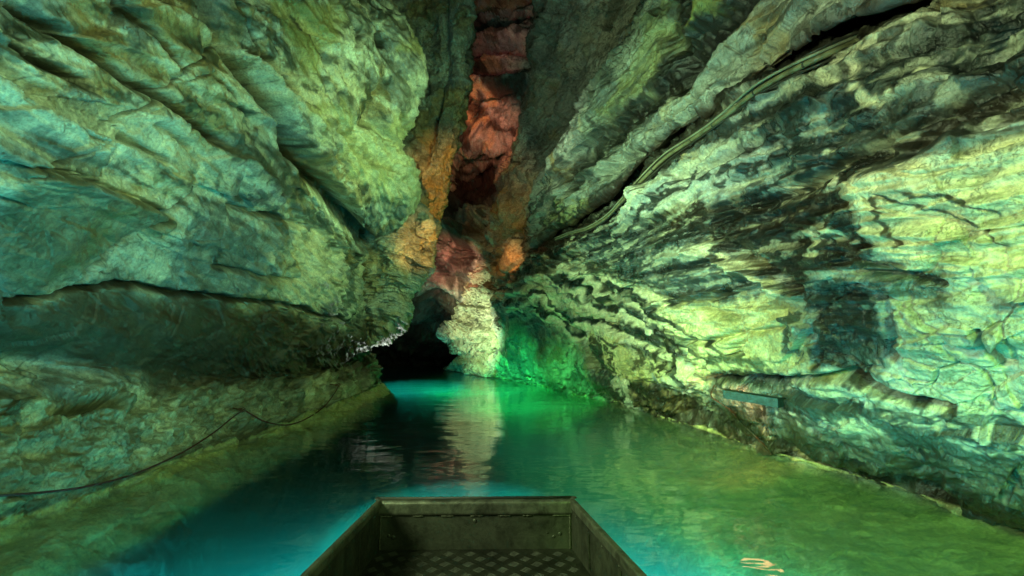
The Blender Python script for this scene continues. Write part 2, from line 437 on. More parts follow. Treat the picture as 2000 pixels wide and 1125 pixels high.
# which way is out?  make normals face the channel (+x)
if L1.n[:, 0].mean() < 0: L1.flip = True; L1.refresh()
h = np.zeros(len(L1.V), np.float32)
wp = L1.warp(7, 1.6, 5)
for pts, w, d, k in [
    ([(20, -10), (130, 75), (200, 125), (250, 170), (290, 183), (350, 225), (400, 262), (445, 292)], 9, .15, 'groove'),
    ([(-20, 65), (60, 115), (110, 145), (150, 162)], 9, .12, 'groove'),
    ([(190, -10), (245, 40), (290, 85), (322, 135)], 8, .09, 'groove'),
    ([(392, -30), (402, 50), (440, 110), (490, 170), (530, 220), (560, 280), (610, 335), (655, 400), (720, 475)], 17, .42, 'groove'),
    ([(440, 0), (475, 60), (500, 100), (530, 140), (575, 185)], 3.5, .07, 'groove'),
    ([(430, 80), (480, 105), (520, 120), (560, 180)], 3, .05, 'groove'),
    ([(225, 270), (255, 285), (308, 314)], 6, .08, 'groove'),
    ([(280, 235), (320, 262), (370, 292)], 6, .06, 'groove'),
    ([(0, 155), (50, 205), (100, 245), (180, 265)], 3, .04, 'groove'),
    ([(425, 72), (380, 95), (330, 125), (290, 185), (210, 240), (100, 290), (0, 330)], 4, .06, 'groove'),
    ([(0, 300), (120, 330), (240, 380), (330, 420)], 6, .10, 'step'),
    ([(-20, 584), (60, 575), (130, 560), (180, 560), (220, 545), (260, 548), (300, 565), (340, 575), (440, 580), (500, 582), (560, 597), (620, 612), (705, 642)], 5, .10, 'groove'),
    ([(400, 350), (360, 375), (310, 410), (230, 475), (170, 512), (130, 557)], 5, .10, 'groove'),
    ([(440, 400), (500, 415), (560, 432), (600, 440)], 4, .10, 'groove'),
    ([(405, 522), (460, 530), (520, 535), (580, 545)], 4, .12, 'groove'),
    ([(650, -20), (672, 40), (690, 75)], 6, .12, 'groove'),
    ([(720, 30), (728, 70), (735, 98)], 8, .25, 'groove'),
    ([(740, 150), (710, 220), (700, 250)], 14, .15, 'groove'),
    ([(640, 240), (690, 300), (760, 330)], 10, .12, 'groove'),
    ([(600, 60), (625, 110), (640, 160)], 5, .08, 'groove'),
    ([(330, 150), (370, 145), (420, 175), (480, 235)], 3, .05, 'groove'),
    ([(70, 800), (110, 808), (150, 800), (230, 780)], 10, .18, 'groove')
    ]:
    carve(L1, h, pts, w, d * 1.6, k, wp)
q = L1.V
ledge = sstep(0.95, 0.75, q[:, 2]) * sstep(-0.05, 0.05, q[:, 2])
# big soft relief, bedding-aligned flakes, scallops
dg_n = L1.U * 0.83 + L1.S * 0.55; dg_a = L1.S * 0.83 - L1.U * 0.55
dgm = sstep(9.3, 10.5, L1.U) * sstep(7.5, 6.0, L1.S)
wv_ = np.column_stack([fbm(q * .9, 3, off=3), fbm(q * .9, 3, off=8), q[:, 0] * 0])
dgr = ridged(np.column_stack([dg_n * 1.5, dg_a * 0.22, dg_n * 0]) + 0.25 * wv_, 3, 0.5, 7)
h += 0.05 * dgr * dgm
h += 0.13 * facets(np.column_stack([dg_n * 1.5, dg_a * .45, dg_n * 0 + .5]) + 0.25 * wv_, 3) * dgm + 0.06 * facets(q * np.array([1.3, 1.0, 1.6]) + .15 * wv_, 9) + 0.025 * facets(q * np.array([3.6, 2.6, 4.2]) + .2 * wv_, 19) + 0.03 * billow(q * np.array([1.1, .9, 1.5]), 5, .52, 61)
h += 0.07 * fbm(q * 0.45, 3, off=2) + 0.05 * fbm(q * np.array([1.6, 1.1, 1.6]), 4, 0.55, 9)
fl = q @ np.array([[.9, .3, .2], [-.3, .5, .6], [.1, -.8, 1.4]])
h += 0.022 * ridged(fl * np.array([1.2, 1.2, 2.2]), 4, 0.55, 13)
f1, f2, idv = worley(q * 2.2 + 0.4 * np.stack([perlin(q * 1.5), perlin(q * 1.5 + 9), perlin(q * 1.5 + 19)], 1))
h -= 0.03 * sstep(0.06, 0.0, f2 - f1) * sstep(0.0, 0.3, fbm(q * 0.5, 2, off=77) - 0.05)
far = sstep(5, 9, q[:, 1])
h += far * (0.12 * ridged(fl * np.array([0.9, .9, 2.0]), 4, 0.6, 23) + 0.10 * fbm(q * 1.4, 4, 0.6, 33))
f1, f2, idv = worley(q * np.array([5, 4, 5]) + 0.6 * np.stack([perlin(q * 4), perlin(q * 4 + 9), perlin(q * 4 + 19)], 1))
h += ledge * (0.09 * (0.6 - f1) + 0.06 * fbm(q * 7, 4, 0.6, 44) + 0.1 * fbm(q * 2.2, 3, 0.6, 66))
L1.move(h)
c, wet = base_albedo(L1.V, 1.6, 5.0, cream=0.30, ochre=0.42, blue=0.10, dark=0.12)
c = c * 0.92
stl = 0.45 * fbm(L1.V * np.array([7, 5, 7]), 4, .6, 91) + perlin(np.column_stack([dg_n * 4.0, dg_a * 0.7, dg_n * 0]) + 0.6 * wv_) + 0.5 * perlin(np.column_stack([dg_n * 9.0, dg_a * 1.6, dg_n * 0 + 4]) + 1.2 * wv_)
m_ = 0.35 + 0.65 * dgm
c = lerp(c, (0.07, 0.085, 0.05), sstep(0.12, 0.5, stl) * 0.75 * m_)
c = lerp(c, (0.56, 0.64, 0.55), sstep(-0.12, -0.5, stl) * 0.6 * m_)
c = lerp(c, (0.40, 0.40, 0.20), ledge * 0.45)
wpc = L1.warp(26, 1.3, 15)
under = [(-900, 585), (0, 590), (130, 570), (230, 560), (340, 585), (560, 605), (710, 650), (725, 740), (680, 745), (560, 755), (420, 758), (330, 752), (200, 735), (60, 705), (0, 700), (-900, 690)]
patch(L1, c, wet, under, (0.10, 0.062, 0.022), 0.88, 0.2, wpc, 30)  # brown rock, with the undercut's shade put into its colour
patch(L1, c, wet, [(0, 310), (80, 320), (220, 370), (330, 430), (180, 505), (60, 560), (0, 570)], (0.15, 0.14, 0.055), 0.6, None, wpc, 20)
patch(L1, c, wet, [(520, 0), (640, 0), (650, 60), (600, 140), (560, 130), (530, 60)], (0.34, 0.33, 0.09), 0.7, None, wpc, 14)
for b in [(620, 200), (645, 235), (760, 235), (800, 90), (700, 330)]:
    stain_or_shade(L1, c, wet, [(b[0] - 14, b[1]), (b[0] + 16, b[1] + 6)], 16, (0.34, 0.34, 0.13), 0.6, None, wpc)
for pts, w in [([(20, -10), (130, 75), (200, 125), (250, 170), (290, 183), (350, 225), (400, 262), (445, 292)], 8), ([(-20, 65), (60, 115), (110, 145), (150, 162)], 8),
               ([(190, -10), (245, 40), (290, 85), (322, 135)], 5), ([(392, -30), (402, 50), (440, 110), (490, 170), (530, 220), (560, 280), (610, 335), (655, 400), (720, 475)], 11),
               ([(225, 270), (255, 285), (308, 314)], 4), ([(280, 235), (320, 262), (370, 292)], 4), ([(440, 0), (475, 60), (500, 100), (530, 140), (575, 185)], 2.5),
               ([(425, 72), (380, 95), (330, 125), (290, 185), (210, 240), (100, 290), (0, 330)], 3), ([(0, 155), (50, 205), (100, 245), (180, 265)], 2),
               ([(400, 350), (360, 375), (310, 410), (230, 475), (170, 512), (130, 557)], 4), ([(330, 150), (370, 145), (420, 175), (480, 235)], 2.5),
               ([(-20, 584), (60, 575), (130, 560), (180, 560), (220, 545), (260, 548), (300, 565), (340, 575), (440, 580), (500, 582), (560, 597), (620, 612), (705, 642)], 5),
               ([(650, -20), (672, 40), (690, 75)], 4), ([(560, 20), (590, 60), (620, 110), (640, 165)], 2.5)]:
    stain_or_shade(L1, c, wet, pts, w, (0.045, 0.04, 0.02), 0.8, None, L1.warp(7, 1.6, 5), 0.8)  # shade of the carved grooves put into the colour
patch(L1, c, wet, [(0, 190), (110, 200), (300, 215), (440, 330), (330, 330), (190, 330), (60, 270), (0, 240)], (0.50, 0.56, 0.48), 0.5, None, wpc, 30)
patch(L1, c, wet, [(620, 260), (760, 240), (800, 330), (830, 390), (740, 400), (680, 350)], (0.46, 0.50, 0.30), 0.6, None, wpc, 18)
stain_or_shade(L1, c, wet, [(120, 0), (200, 70), (260, 130), (320, 180)], 16, (0.36, 0.23, 0.08), 0.5, None, wpc)
stain_or_shade(L1, c, wet, [(230, 20), (300, 60), (350, 60)], 18, (0.38, 0.25, 0.08), 0.5, None, wpc)
f1, f2, idv = worley(L1.V * 5.5)
c *= (0.75 + 0.5 * idv * (ledge) + 0.25 * (1 - ledge))[:, None]
hs = L1.V[:, 2]
c = lerp(c, (0.44, 0.46, 0.16), sstep(0.0, -0.05, hs) * sstep(-0.45, -0.3, hs) * 0.85)
c = lerp(c, (0.10, 0.15, 0.15), sstep(-0.3, -0.45, hs) * 0.85)
lum = c.mean(1, keepdims=True); c = c * np.clip((lum / 0.30) ** 0.6, .25, 1.25)
wz = hs + 0.02 * fbm(L1.V * 3, 3, off=4)
c = lerp(c, (0.05, 0.045, 0.02), sstep(0.16, 0.04, wz) * sstep(0.0, 0.03, wz) * 0.6)
c = lerp(c, (0.46, 0.52, 0.24), sstep(0.03, 0.012, np.abs(hs - 0.004)) * 0.8)
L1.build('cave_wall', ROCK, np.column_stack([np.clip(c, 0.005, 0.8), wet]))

# ================================================================== bulge behind the left wall
def grid_rows(rs): return np.array([rowp([(a, b) for a, b, _ in r], [y for _, _, y in r]) for r in rs])
L2 = Rock(grid_rows([
    [(560, 640, 16), (650, 650, 16), (700, 650, 15.5), (740, 640, 15), (765, 630, 15), (770, 620, 16), (740, 600, 18)],
    [(560, 690, 13.5), (650, 682, 12.6), (700, 668, 12.0), (742, 655, 11.6), (772, 640, 11.6), (792, 612, 12), (770, 590, 15)],
    [(560, 600, 13.0), (650, 600, 12.0), (700, 590, 11.4), (750, 582, 11.0), (782, 580, 11.0), (806, 572, 11.5), (780, 560, 15)],
    [(560, 500, 12.6), (650, 520, 11.6), (710, 520, 11.0), (760, 520, 10.6), (802, 518, 10.7), (836, 512, 11.2), (800, 500, 15)],
    [(560, 450, 12.3), (650, 450, 11.3), (715, 455, 10.7), (765, 460, 10.3), (808, 460, 10.5), (848, 458, 11.0), (810, 440, 15)],
    [(560, 380, 12.3), (660, 390, 11.3), (725, 405, 10.6), (770, 410, 10.3), (803, 412, 10.5), (832, 425, 11.0), (800, 410, 15)],
    [(560, 320, 12.5), (660, 330, 11.5), (725, 340, 11.2), (760, 345, 11.0), (780, 345, 11.2), (800, 350, 11.8), (780, 350, 15)]]),
    360, 380, wu=[.4, 1, 1, 1, 1, .5], wv=[.2, .6, 1, 1, 1, .4])
if L2.n[:, 0].mean() < 0: L2.flip = True; L2.refresh()
q = L2.V; h = np.zeros(len(q), np.float32)
fl = q @ np.array([[.9, .3, .2], [-.3, .6, .5], [.2, -.6, 1.2]])
h += 0.15 * fbm(q * 0.7, 3, off=3) + 0.16 * ridged(fl * np.array([.8, .8, 2.0]), 5, 0.6, 3) - 0.1
f1, f2, idv = worley(q * 1.3 + 0.5 * np.stack([perlin(q * 1.5), perlin(q * 1.5 + 9), perlin(q * 1.5 + 19)], 1)); h += 0.14 * (f2 - f1)
h += 0.10 * facets(fl * np.array([.9, .9, 1.5]), 7)
L2.move(h)
c, wet = base_albedo(L2.V, 2.2, 25.0, cream=0.2, ochre=0.55, blue=0.0, dark=0.1); c *= 0.9
L2.build('cave_wall', ROCK_FAR, np.column_stack([np.clip(c, 0.005, 0.8), wet]))

# ================================================================== tall brown buttress behind it
L3 = Rock(grid_rows([
    [(680, 560, 15), (760, 540, 14), (800, 510, 13.6), (820, 495, 13.6), (830, 480, 14), (815, 470, 17)],
    [(680, 460, 14.5), (770, 460, 13.8), (812, 458, 13.4), (830, 452, 13.5), (846, 442, 14), (820, 440, 17)],
    [(680, 400, 14.4), (775, 400, 13.6), (820, 400, 13.3), (845, 400, 13.4), (866, 396, 14), (835, 390, 17)],
    [(680, 320, 14.2), (775, 320, 13.4), (822, 320, 13.0), (855, 325, 13.1), (884, 335, 13.8), (850, 330, 17)],
    [(680, 220, 14.0), (775, 220, 13.2), (825, 220, 12.8), (868, 225, 12.6), (905, 225, 13.3), (865, 220, 17)],
    [(680, 110, 13.6), (775, 110, 12.9), (828, 110, 12.7), (872, 110, 12.2), (915, 105, 12.8), (875, 110, 17)],
    [(680, 10, 13.2), (775, 10, 12.6), (828, 10, 12.4), (875, 10, 11.8), (919, 10, 12.3), (880, 10, 17)],
    [(680, -160, 12.5), (775, -160, 12), (828, -160, 11.5), (880, -150, 11.2), (925, -150, 11.6), (890, -140, 17)]]),
    480, 300, wv=[.4, 1, 1, 1, .4])
if L3.n[:, 0].mean() < 0: L3.flip = True; L3.refresh()
q = L3.V; h = np.zeros(len(q), np.float32)
wp3 = L3.warp(6, 1.0, 5)
carve(L3, h, [(862, -20), (868, 100), (858, 190), (835, 240), (830, 330)], 10, .45, 'groove', wp3)
carve(L3, h, [(800, 40), (812, 110), (830, 190)], 9, .3, 'groove', wp3)
h += 0.22 * fbm(q * 0.6, 4, 0.55, off=8) + 0.12 * fbm(q * np.array([1.8, 1.8, 1.1]), 5, 0.6, 18) + 0.10 * ridged(q * np.array([1.2, 1.2, 1.6]), 4, 0.6, 28) - 0.1
L3.move(h)
c, wet = base_albedo(L3.V, 2.4, 45.0, cream=0.15, ochre=0.5, blue=0.0, dark=0.15); c *= 0.8
L3.build('cave_wall', ROCK_FAR, np.column_stack([np.clip(c, 0.005, 0.8), wet]))

# ================================================================== end of the passage: dark arch below, red chimney above
F = Rock(grid_rows([
    [(560, 745, 34), (700, 742, 34), (780, 740, 35), (850, 740, 35), (930, 740, 33), (1040, 740, 30), (1180, 740, 26)],
    [(560, 700, 34), (700, 700, 35), (780, 700, 36), (850, 700, 35), (930, 700, 32), (1040, 700, 29), (1180, 700, 26)],
    [(560, 650, 31), (700, 650, 32), (780, 650, 33), (850, 645, 31), (930, 640, 28), (1040, 640, 26), (1180, 640, 24)],
    [(560, 600, 26), (700, 600, 27), (780, 600, 27), (850, 595, 25.5), (930, 580, 24), (1040, 560, 23), (1180, 560, 22)],
    [(560, 530, 24), (700, 530, 24), (780, 530, 23.5), (850, 530, 22.5), (930, 500, 21.8), (1040, 480, 21), (1180, 480, 20)],
    [(560, 450, 24), (700, 450, 24), (800, 450, 23), (870, 440, 23.5), (940, 420, 22.8), (1040, 400, 20), (1180, 380, 19)],
    [(560, 350, 24), (700, 350, 24), (820, 350, 23.5), (890, 350, 30), (960, 340, 29), (1050, 320, 24), (1180, 300, 18)],
    [(560, 250, 22), (720, 250, 22), (850, 250, 21), (910, 250, 20), (970, 250, 19), (1060, 240, 18), (1180, 220, 17)],
    [(560, 130, 21), (720, 130, 21), (860, 130, 20), (920, 130, 19), (990, 130, 18), (1070, 120, 17.5), (1180, 110, 17)],
    [(560, 0, 21), (720, 0, 21), (870, 0, 20), (930, 0, 19.5), (1000, 0, 18.5), (1080, 0, 17.5), (1180, 0, 17)],
    [(560, -200, 20), (720, -200, 20), (870, -200, 18), (930, -200, 17), (1000, -200, 16), (1080, -200, 15), (1180, -200, 14)]]),
    560, 420, wu=[.5, 1, 1, 1, 1, 1, 1, 1, 1, .6], wv=[.3, .8, 1, 1, 1, .7])
if F.n[:, 1].mean() > 0: F.flip = True; F.refresh()
q = F.V; h = np.zeros(len(q), np.float32)
bed = q[:, 2] + 0.25 * q[:, 0] + 0.25 * fbm(q * 0.35, 3, off=2)          # tilted beds
led = np.abs(((bed * 0.85 + 0.35 * perlin(np.column_stack([bed * 1.1, q[:, 0] * .1, q[:, 1] * 0]))) % 1.0) - 0.5) * 2
h += 0.85 * sstep(0.15, 0.75, led) * (0.7 + 0.6 * fbm(q * 0.4, 2, off=12)) + 0.5 * fbm(q * np.array([.35, .35, .7]), 4, 0.55, 21)
h += 0.22 * ridged(q * np.array([.6, .6, 2.2]), 5, 0.6, 31)
F.move(h)
c, wet = base_albedo(F.V, 3.0, 65.0, cream=0.2, ochre=0.3, blue=0.0, dark=0.35, aniso=(1, 1, 2.2))
c *= 1.2
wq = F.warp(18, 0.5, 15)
patch(F, c, wet, [(500, 800), (500, 660), (720, 655), (860, 650), (920, 660), (960, 800)], (0.03, 0.028, 0.030), 0.92, 0.3, wq, 10)  # darkness under the arch put into the rock colour
patch(F, c, wet, [(500, 655), (700, 600), (770, 560), (830, 450), (905, 350), (960, 325), (1040, 300), (1040, 380), (930, 430), (960, 470), (900, 560), (900, 655)], (0.055, 0.045, 0.040), 0.9, 0.3, wq, 10)  # shadowed wedge above the arch, painted as darker rock
for pp, ww in (([(850, 475), (890, 455), (945, 440)], 16), ([(835, 505), (880, 490)], 9), ([(815, 550), (850, 545), (895, 535)], 9)):
    stain_or_shade(F, c, wet, pp, ww, (0.45, 0.38, 0.32), 0.9, 0.2, wq)  # red-lit spots put in as paler colour
for pp, ww in (([(915, 130), (940, 140), (985, 128)], 8), ([(905, 150), (935, 160), (965, 150)], 8), ([(915, 190), (935, 205), (950, 225)], 11), ([(900, 215), (915, 235), (930, 245)], 10), ([(895, 250), (925, 252)], 4), ([(960, 175), (1000, 190), (1040, 180)], 12), ([(950, 235), (990, 240), (1030, 230)], 9), ([(920, 280), (960, 285), (1010, 275)], 7), ([(930, 60), (980, 75), (1040, 60)], 14)):
    stain_or_shade(F, c, wet, pp, ww, (0.02, 0.015, 0.012), 0.9, 0.4, F.warp(8, 1.5, 5))
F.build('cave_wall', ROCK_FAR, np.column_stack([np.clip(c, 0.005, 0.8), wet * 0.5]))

# ================================================================== pale rib and the wall above it (far right side)
def wlc(px, py): p = WL(px, py); return (px, py, p[1])
g = [
    [(905, 735, 26), (868, 722, 27.6), (905, 728, 24.5), (960, 735, 21.0), (1020, 742, 18.5), (1090, 745, 16.5)],
    [(910, 712, 29), (878, 712, 26.5), (915, 710, 23.8), (965, 705, 20.6), (1020, 705, 18.5), (1090, 700, 16.8)],
    [(920, 692, 29), (893, 693, 26.0), (930, 690, 23.6), (975, 688, 20.8), (1030, 680, 19), (1090, 670, 17)],
    [(905, 668, 29), (884, 668, 25.0), (920, 670, 22.6), (972, 672, 20.0), (1030, 662, 18.8), (1090, 650, 17)],
    [(900, 652, 29), (868, 655, 24.2), (915, 655, 22.0), (972, 656, 19.8), (1030, 640, 18.6), (1090, 630, 17)],
    [(910, 630, 28), (886, 630, 24.0), (920, 630, 21.8), (960, 622, 19.8), (1015, 612, 18.4), (1090, 600, 17)],
    [(925, 590, 27), (903, 592, 23.2), (935, 582, 21.0), (966, 562, 19.2), (1015, 552, 17.8), (1090, 540, 16.5)],
    [(945, 535, 26), (932, 538, 22.2), (960, 526, 20.2), (986, 510, 18.5), (1030, 500, 17.4), (1090, 490, 16.2)],
    [(955, 475, 25), (942, 480, 21.2), (975, 460, 18.8), (1015, 440, 17.5), (1060, 420, 16.8), (1120, 400, 15.5)],
    [(985, 390, 24), (968, 395, 19.8), (995, 385, 17.6), (1045, 365, 16), (1090, 345, 15.5), (1150, 320, 14.5)],
    [(1000, 310, 22), (982, 318, 18.4), (1035, 300, 16.2), (1090, 280, 14.6), (1150, 260, 13.8), (1220, 230, 13)],
    [(1050, 220, 21), (1028, 226, 16.8), (1070, 205, 14.8), (1130, 180, 13.2), (1200, 160, 12.4), (1280, 130, 11.5)],
    [(1070, 100, 20), (1046, 105, 15.2), (1090, 90, 13.4), (1150, 65, 12.0), (1230, 50, 11.2), (1320, 20, 10.5)],
    [(1080, -5, 18), (1052, 0, 14.0), (1105, -10, 12.2), (1175, -20, 11), (1265, -40, 10.2), (1360, -60, 9.5)],
    [(1090, -160, 16), (1060, -160, 12.5), (1120, -170, 10.8), (1190, -180, 9.6), (1290, -200, 8.8), (1400, -230, 8)]]
R2 = Rock(grid_rows(g), 760, 380, wu=[1, 1, 1, 1, 1, 1.2, 1.2, 1.4, 1.4, 1.4, 1.4, 1.4, 1.2, .6], wv=[.3, 1, 1.2, 1, .5])
if R2.n[:, 0].mean() > 0: R2.flip = True; R2.refresh()
q = R2.V; h = np.zeros(len(q), np.float32)
wp2 = R2.warp(5, 0.8, 5)
for pts, w, d in [([(1060, 480), (1110, 400), (1140, 330), (1180, 250), (1230, 150)], 14, .5), ([(990, 500), (1040, 420), (1075, 360), (1100, 300), (1130, 240)], 6, .4),
                  ([(1180, 60), (1200, 0), (1215, -30)], 14, .7), ([(1060, 60), (1080, 160), (1070, 230)], 7, .3), ([(1120, 60), (1130, 140), (1100, 250)], 9, .25),
                  ([(880, 662), (930, 664), (990, 664)], 3, .2), ([(960, 580), (970, 620), (950, 650)], 4, .2)]:
    carve(R2, h, pts, w, d, 'groove', wp2)
rot = q @ np.array([[.8, .2, .4], [.2, .9, -.2], [-.5, .2, .9]])
low = sstep(7.0, 4.5, q[:, 2])
h += 0.25 * fbm(q * 0.5, 3, off=8) + 0.18 * ridged(rot * np.array([1.3, .7, .45]), 5, 0.6, 18) - 0.15
foot = sstep(0.4, 2.6, q[:, 2])
h += (0.35 + 0.65 * foot) * low * (-0.25 + 0.20 * ridged(rot * np.array([.5, .5, 2.0]), 5, 0.55, 38) + 0.05 * fbm(q * 2.5, 3, 0.6, 8))
bz = (q[:, 2] * 1.1 + 0.3 * q[:, 0] + 0.4 * fbm(q * .5, 2, off=3)) % 1.0
h += low * (0.3 + 0.7 * foot) * 0.30 * sstep(0.0, 0.75, bz) * sstep(1.0, .9, bz)
h += 0.16 * facets(rot * np.array([.9, .7, 1.3]), 7)
R2.move(h)
c, wet = base_albedo(R2.V, 2.2, 85.0, cream=0.35, ochre=0.15, blue=0.05, dark=0.28)
wq = R2.warp(14, 0.9, 15)
patch(R2, c, wet, [(905, 720), (880, 700), (865, 650), (900, 590), (930, 540), (990, 480), (1050, 420), (1075, 330), (1040, 350), (960, 440), (1000, 520), (965, 600), (1000, 690), (960, 720)], (0.50, 0.52, 0.34), 0.7, 0.3, wq, 10)
patch(R2, c, wet, [(1040, 0), (1250, 0), (1200, 160), (1130, 300), (1060, 330), (1030, 230)], (0.13, 0.13, 0.09), 0.6, 0.3, wq, 12)
cr = np.abs(fbm(rot * np.array([.9, .9, 1.6]), 4, 0.6, 5))
c = lerp(c, (0.03, 0.03, 0.025), sstep(0.10, 0.02, cr) * 0.8 * low)
R2.build('cave_wall', ROCK_FAR, np.column_stack([np.clip(c, 0.005, 0.8), wet]))

# ================================================================== RIGHT WALL below the crevice
cols = [
    [(960, 735, None), (968, 702, 20.5), (965, 655, 20.3), (962, 612, 19.4), (966, 580, 18.3), (985, 547, 17.2), (1000, 527, 16.8)],
    [(1080, 757, None), (1075, 722, 13.8), (1065, 672, 14.4), (1052, 622, 14.2), (1045, 577, 13.4), (1050, 530, 12.9), (1058, 497, 13.2)],
    [(1180, 778, None), (1180, 737, 10.6), (1170, 682, 10.7), (1158, 625, 10.8), (1140, 570, 10.3), (1122, 515, 10.1), (1112, 478, 10.6)],
    [(1275, 806, None), (1270, 757, 8.1), (1265, 692, 7.6), (1252, 620, 7.7), (1235, 550, 7.5), (1215, 480, 7.5), (1200, 432, 8.0)],
    [(1400, 846, None), (1400, 787, 6.0), (1395, 712, 5.4), (1380, 620, 5.3), (1360, 520, 5.4), (1330, 410, 5.5), (1300, 338, 5.9)],
    [(1520, 882, None), (1520, 817, 4.95), (1520, 737, 4.4), (1510, 620, 4.2), (1490, 490, 4.2), (1450, 350, 4.3), (1424, 238, 4.65)],
    [(1680, 927, None), (1690, 862, 4.0), (1700, 762, 3.5), (1690, 620, 3.2), (1660, 460, 3.15), (1610, 290, 3.25), (1563, 158, 3.6)],
    [(1840, 976, None), (1860, 902, 3.35), (1880, 792, 2.9), (1880, 620, 2.6), (1850, 430, 2.5), (1790, 230, 2.55), (1751, 90, 2.85)],
    [(2020, 1025, None), (2060, 942, 2.85), (2090, 802, 2.45), (2100, 600, 2.15), (2090, 390, 2.0), (2040, 160, 2.05), (1990, -5, 2.3)]]
CC = []
for k, cl in enumerate(cols):
    w0 = WL(cl[0][0], cl[0][1])
    sc_ = 1.0 if k > 1 else 0.6
    a = [(w0[0] - 2.9 * sc_, w0[1] - 0.4, -2.3), (w0[0] - 1.9 * sc_, w0[1] - 0.3, -0.72), (w0[0] - 0.8 * sc_, w0[1] - 0.1, -0.24), w0]
    a += [P(*t) for t in cl[1:]]
    x, y, Y = cl[-1]
    a += [P(x - 6, y - 6, Y * 1.07), P(x - 8, y - 26, Y * 1.2), P(x - 20, y - 90, Y * 1.7)]
    CC.append(a)
last = CC[-1]
CC.append([(p[0] + 0.05, p[1] - 1.6, p[2]) for p in last])
CC.append([(p[0] + 0.5, p[1] - 6.0, p[2]) for p in last])
R1 = Rock(np.array(CC), 1000, 760, wu=[.9, .8, .8, 1, 1, 1.1, 1, .9, .35, .25], wv=[.3, .5, .6, .8, 1, 1.3, 1.3, 1.3, 1, .25, .3, .3])
if R1.n[:, 0].mean() > 0: R1.flip = True; R1.refresh()
h = np.zeros(len(R1.V), np.float32)
wp = R1.warp(7, 1.6, 5)
STRIPES = [
    [(1005, 540), (1040, 520), (1085, 525), (1130, 560), (1165, 590), (1210, 605), (1270, 640)],
    [(985, 560), (1020, 545), (1060, 560), (1105, 600), (1180, 630), (1260, 665), (1300, 700)],
    [(1060, 505), (1120, 515), (1170, 560), (1230, 585), (1290, 620), (1310, 680), (1330, 720)],
    [(1090, 490), (1160, 520), (1220, 560), (1290, 575), (1350, 590)],
    [(980, 590), (1030, 575), (1080, 610), (1140, 650), (1160, 700), (1180, 740)]]
for s in STRIPES: carve(R1, h, s, 6, .10, 'groove', wp)
for pts, w, d, k in [
    ([(1285, 602), (1340, 590), (1400, 572), (1430, 560)], 5, .12, 'groove'),
    ([(1335, 674), (1380, 668), (1435, 658)], 5, .14, 'groove'),
    ([(1440, 655), (1500, 645), (1545, 632)], 4, .09, 'groove'),
    ([(1360, 590), (1400, 612), (1430, 640), (1438, 662), (1422, 695)], 7, .12, 'groove'),
    ([(1340, 680), (1335, 715), (1350, 735)], 5, .08, 'groove'),
    ([(1150, 690), (1160, 715), (1200, 742)], 9, .2, 'groove'),
    ([(1355, 748), (1420, 742), (1480, 738), (1540, 748), (1600, 740), (1660, 730), (1700, 748), (1760, 768), (1830, 785), (1875, 792)], 8, .22, 'groove'),
    ([(1440, 752), (1480, 752), (1530, 756)], 12, .22, 'groove'),
    ([(1360, 480), (1420, 512), (1480, 548), (1560, 585)], 8, .10, 'ridge'),
    ([(1250, 445), (1340, 440), (1420, 470), (1500, 520), (1560, 570)], 16, .16, 'groove'),
    ([(1380, 445), (1480, 400), (1560, 375), (1640, 330), (1760, 270), (1900, 220), (2050, 150)], 14, .14, 'groove'),
    ([(1700, 310), (1800, 300), (1900, 245), (2050, 190)], 20, .16, 'groove'),
    ([(1230, 395), (1290, 360), (1380, 330), (1480, 290)], 8, .08, 'groove'),
    ([(1240, 385), (1300, 375), (1330, 345)], 12, .15, 'ridge'),
    ([(1760, 370), (1850, 395), (1920, 420), (2010, 475)], 2, .02, 'groove'),
    ([(1830, 366), (1920, 388), (2010, 415)], 2, .02, 'groove'),
    ([(1575, 600), (1590, 660), (1600, 720)], 8, .08, 'groove'),
    ([(1740, 560), (1760, 640), (1745, 700)], 10, .10, 'groove'),
    ([(1930, 620), (1935, 660), (1960, 700), (1990, 700)], 8, .12, 'groove'),
    ([(1700, 520), (1800, 530), (1880, 548)], 6, .07, 'groove'),
    ([(1290, 790), (1400, 815), (1500, 850), (1600, 880), (1750, 920), (1900, 965)], 13, .16, 'groove'),
    ([(1240, 745), (1300, 775), (1380, 800), (1440, 830)], 8, .12, 'groove'),
    ([(1650, 870), (1760, 900), (1850, 925)], 9, .09, 'groove'),
    ([(1410, 230), (1480, 200), (1560, 160)], 12, .10, 'ridge')]:
    carve(R1, h, pts, w, d, k, wp)
q = R1.V
fl = q @ np.array([[.8, -.1, .3], [.1, .55, -.25], [-.45, .3, 1.1]])
h += 0.13 * fbm(q * 0.55, 3, off=4) + 0.05 * fbm(q * 1.7, 4, 0.55, 7)
h += 0.020 * ridged(fl * np.array([1.6, .9, 2.4]), 4, 0.58, 17)
up = sstep(5.2, 7.0, R1.S) * sstep(11.2, 10.3, R1.S)                     # long bedding ridges on the upper face
wr_ = np.column_stack([fbm(q * .9, 3, off=3), fbm(q * .9, 3, off=8), fbm(q * .9, 3, off=18)])
h += 0.03 * billow(q * np.array([1.2, .8, 1.6]), 5, .52, 61) + 0.09 * facets(np.column_stack([R1.U * 0.8, R1.S * 1.7, R1.U * 0 + .5]) + .2 * wr_, 5) + 0.03 * facets(q * np.array([3.2, 1.9, 4.0]) + .25 * wr_, 29)
bedc = np.column_stack([R1.U * 0.55, R1.S * 3.2, R1.U * 0 + 4.0])
bedn = ridged(bedc + 0.25 * np.column_stack([fbm(q * .8, 2, off=3), fbm(q * .8, 2, off=6), q[:, 0] * 0]), 3, 0.5, 3)
h += 0.07 * bedn * up
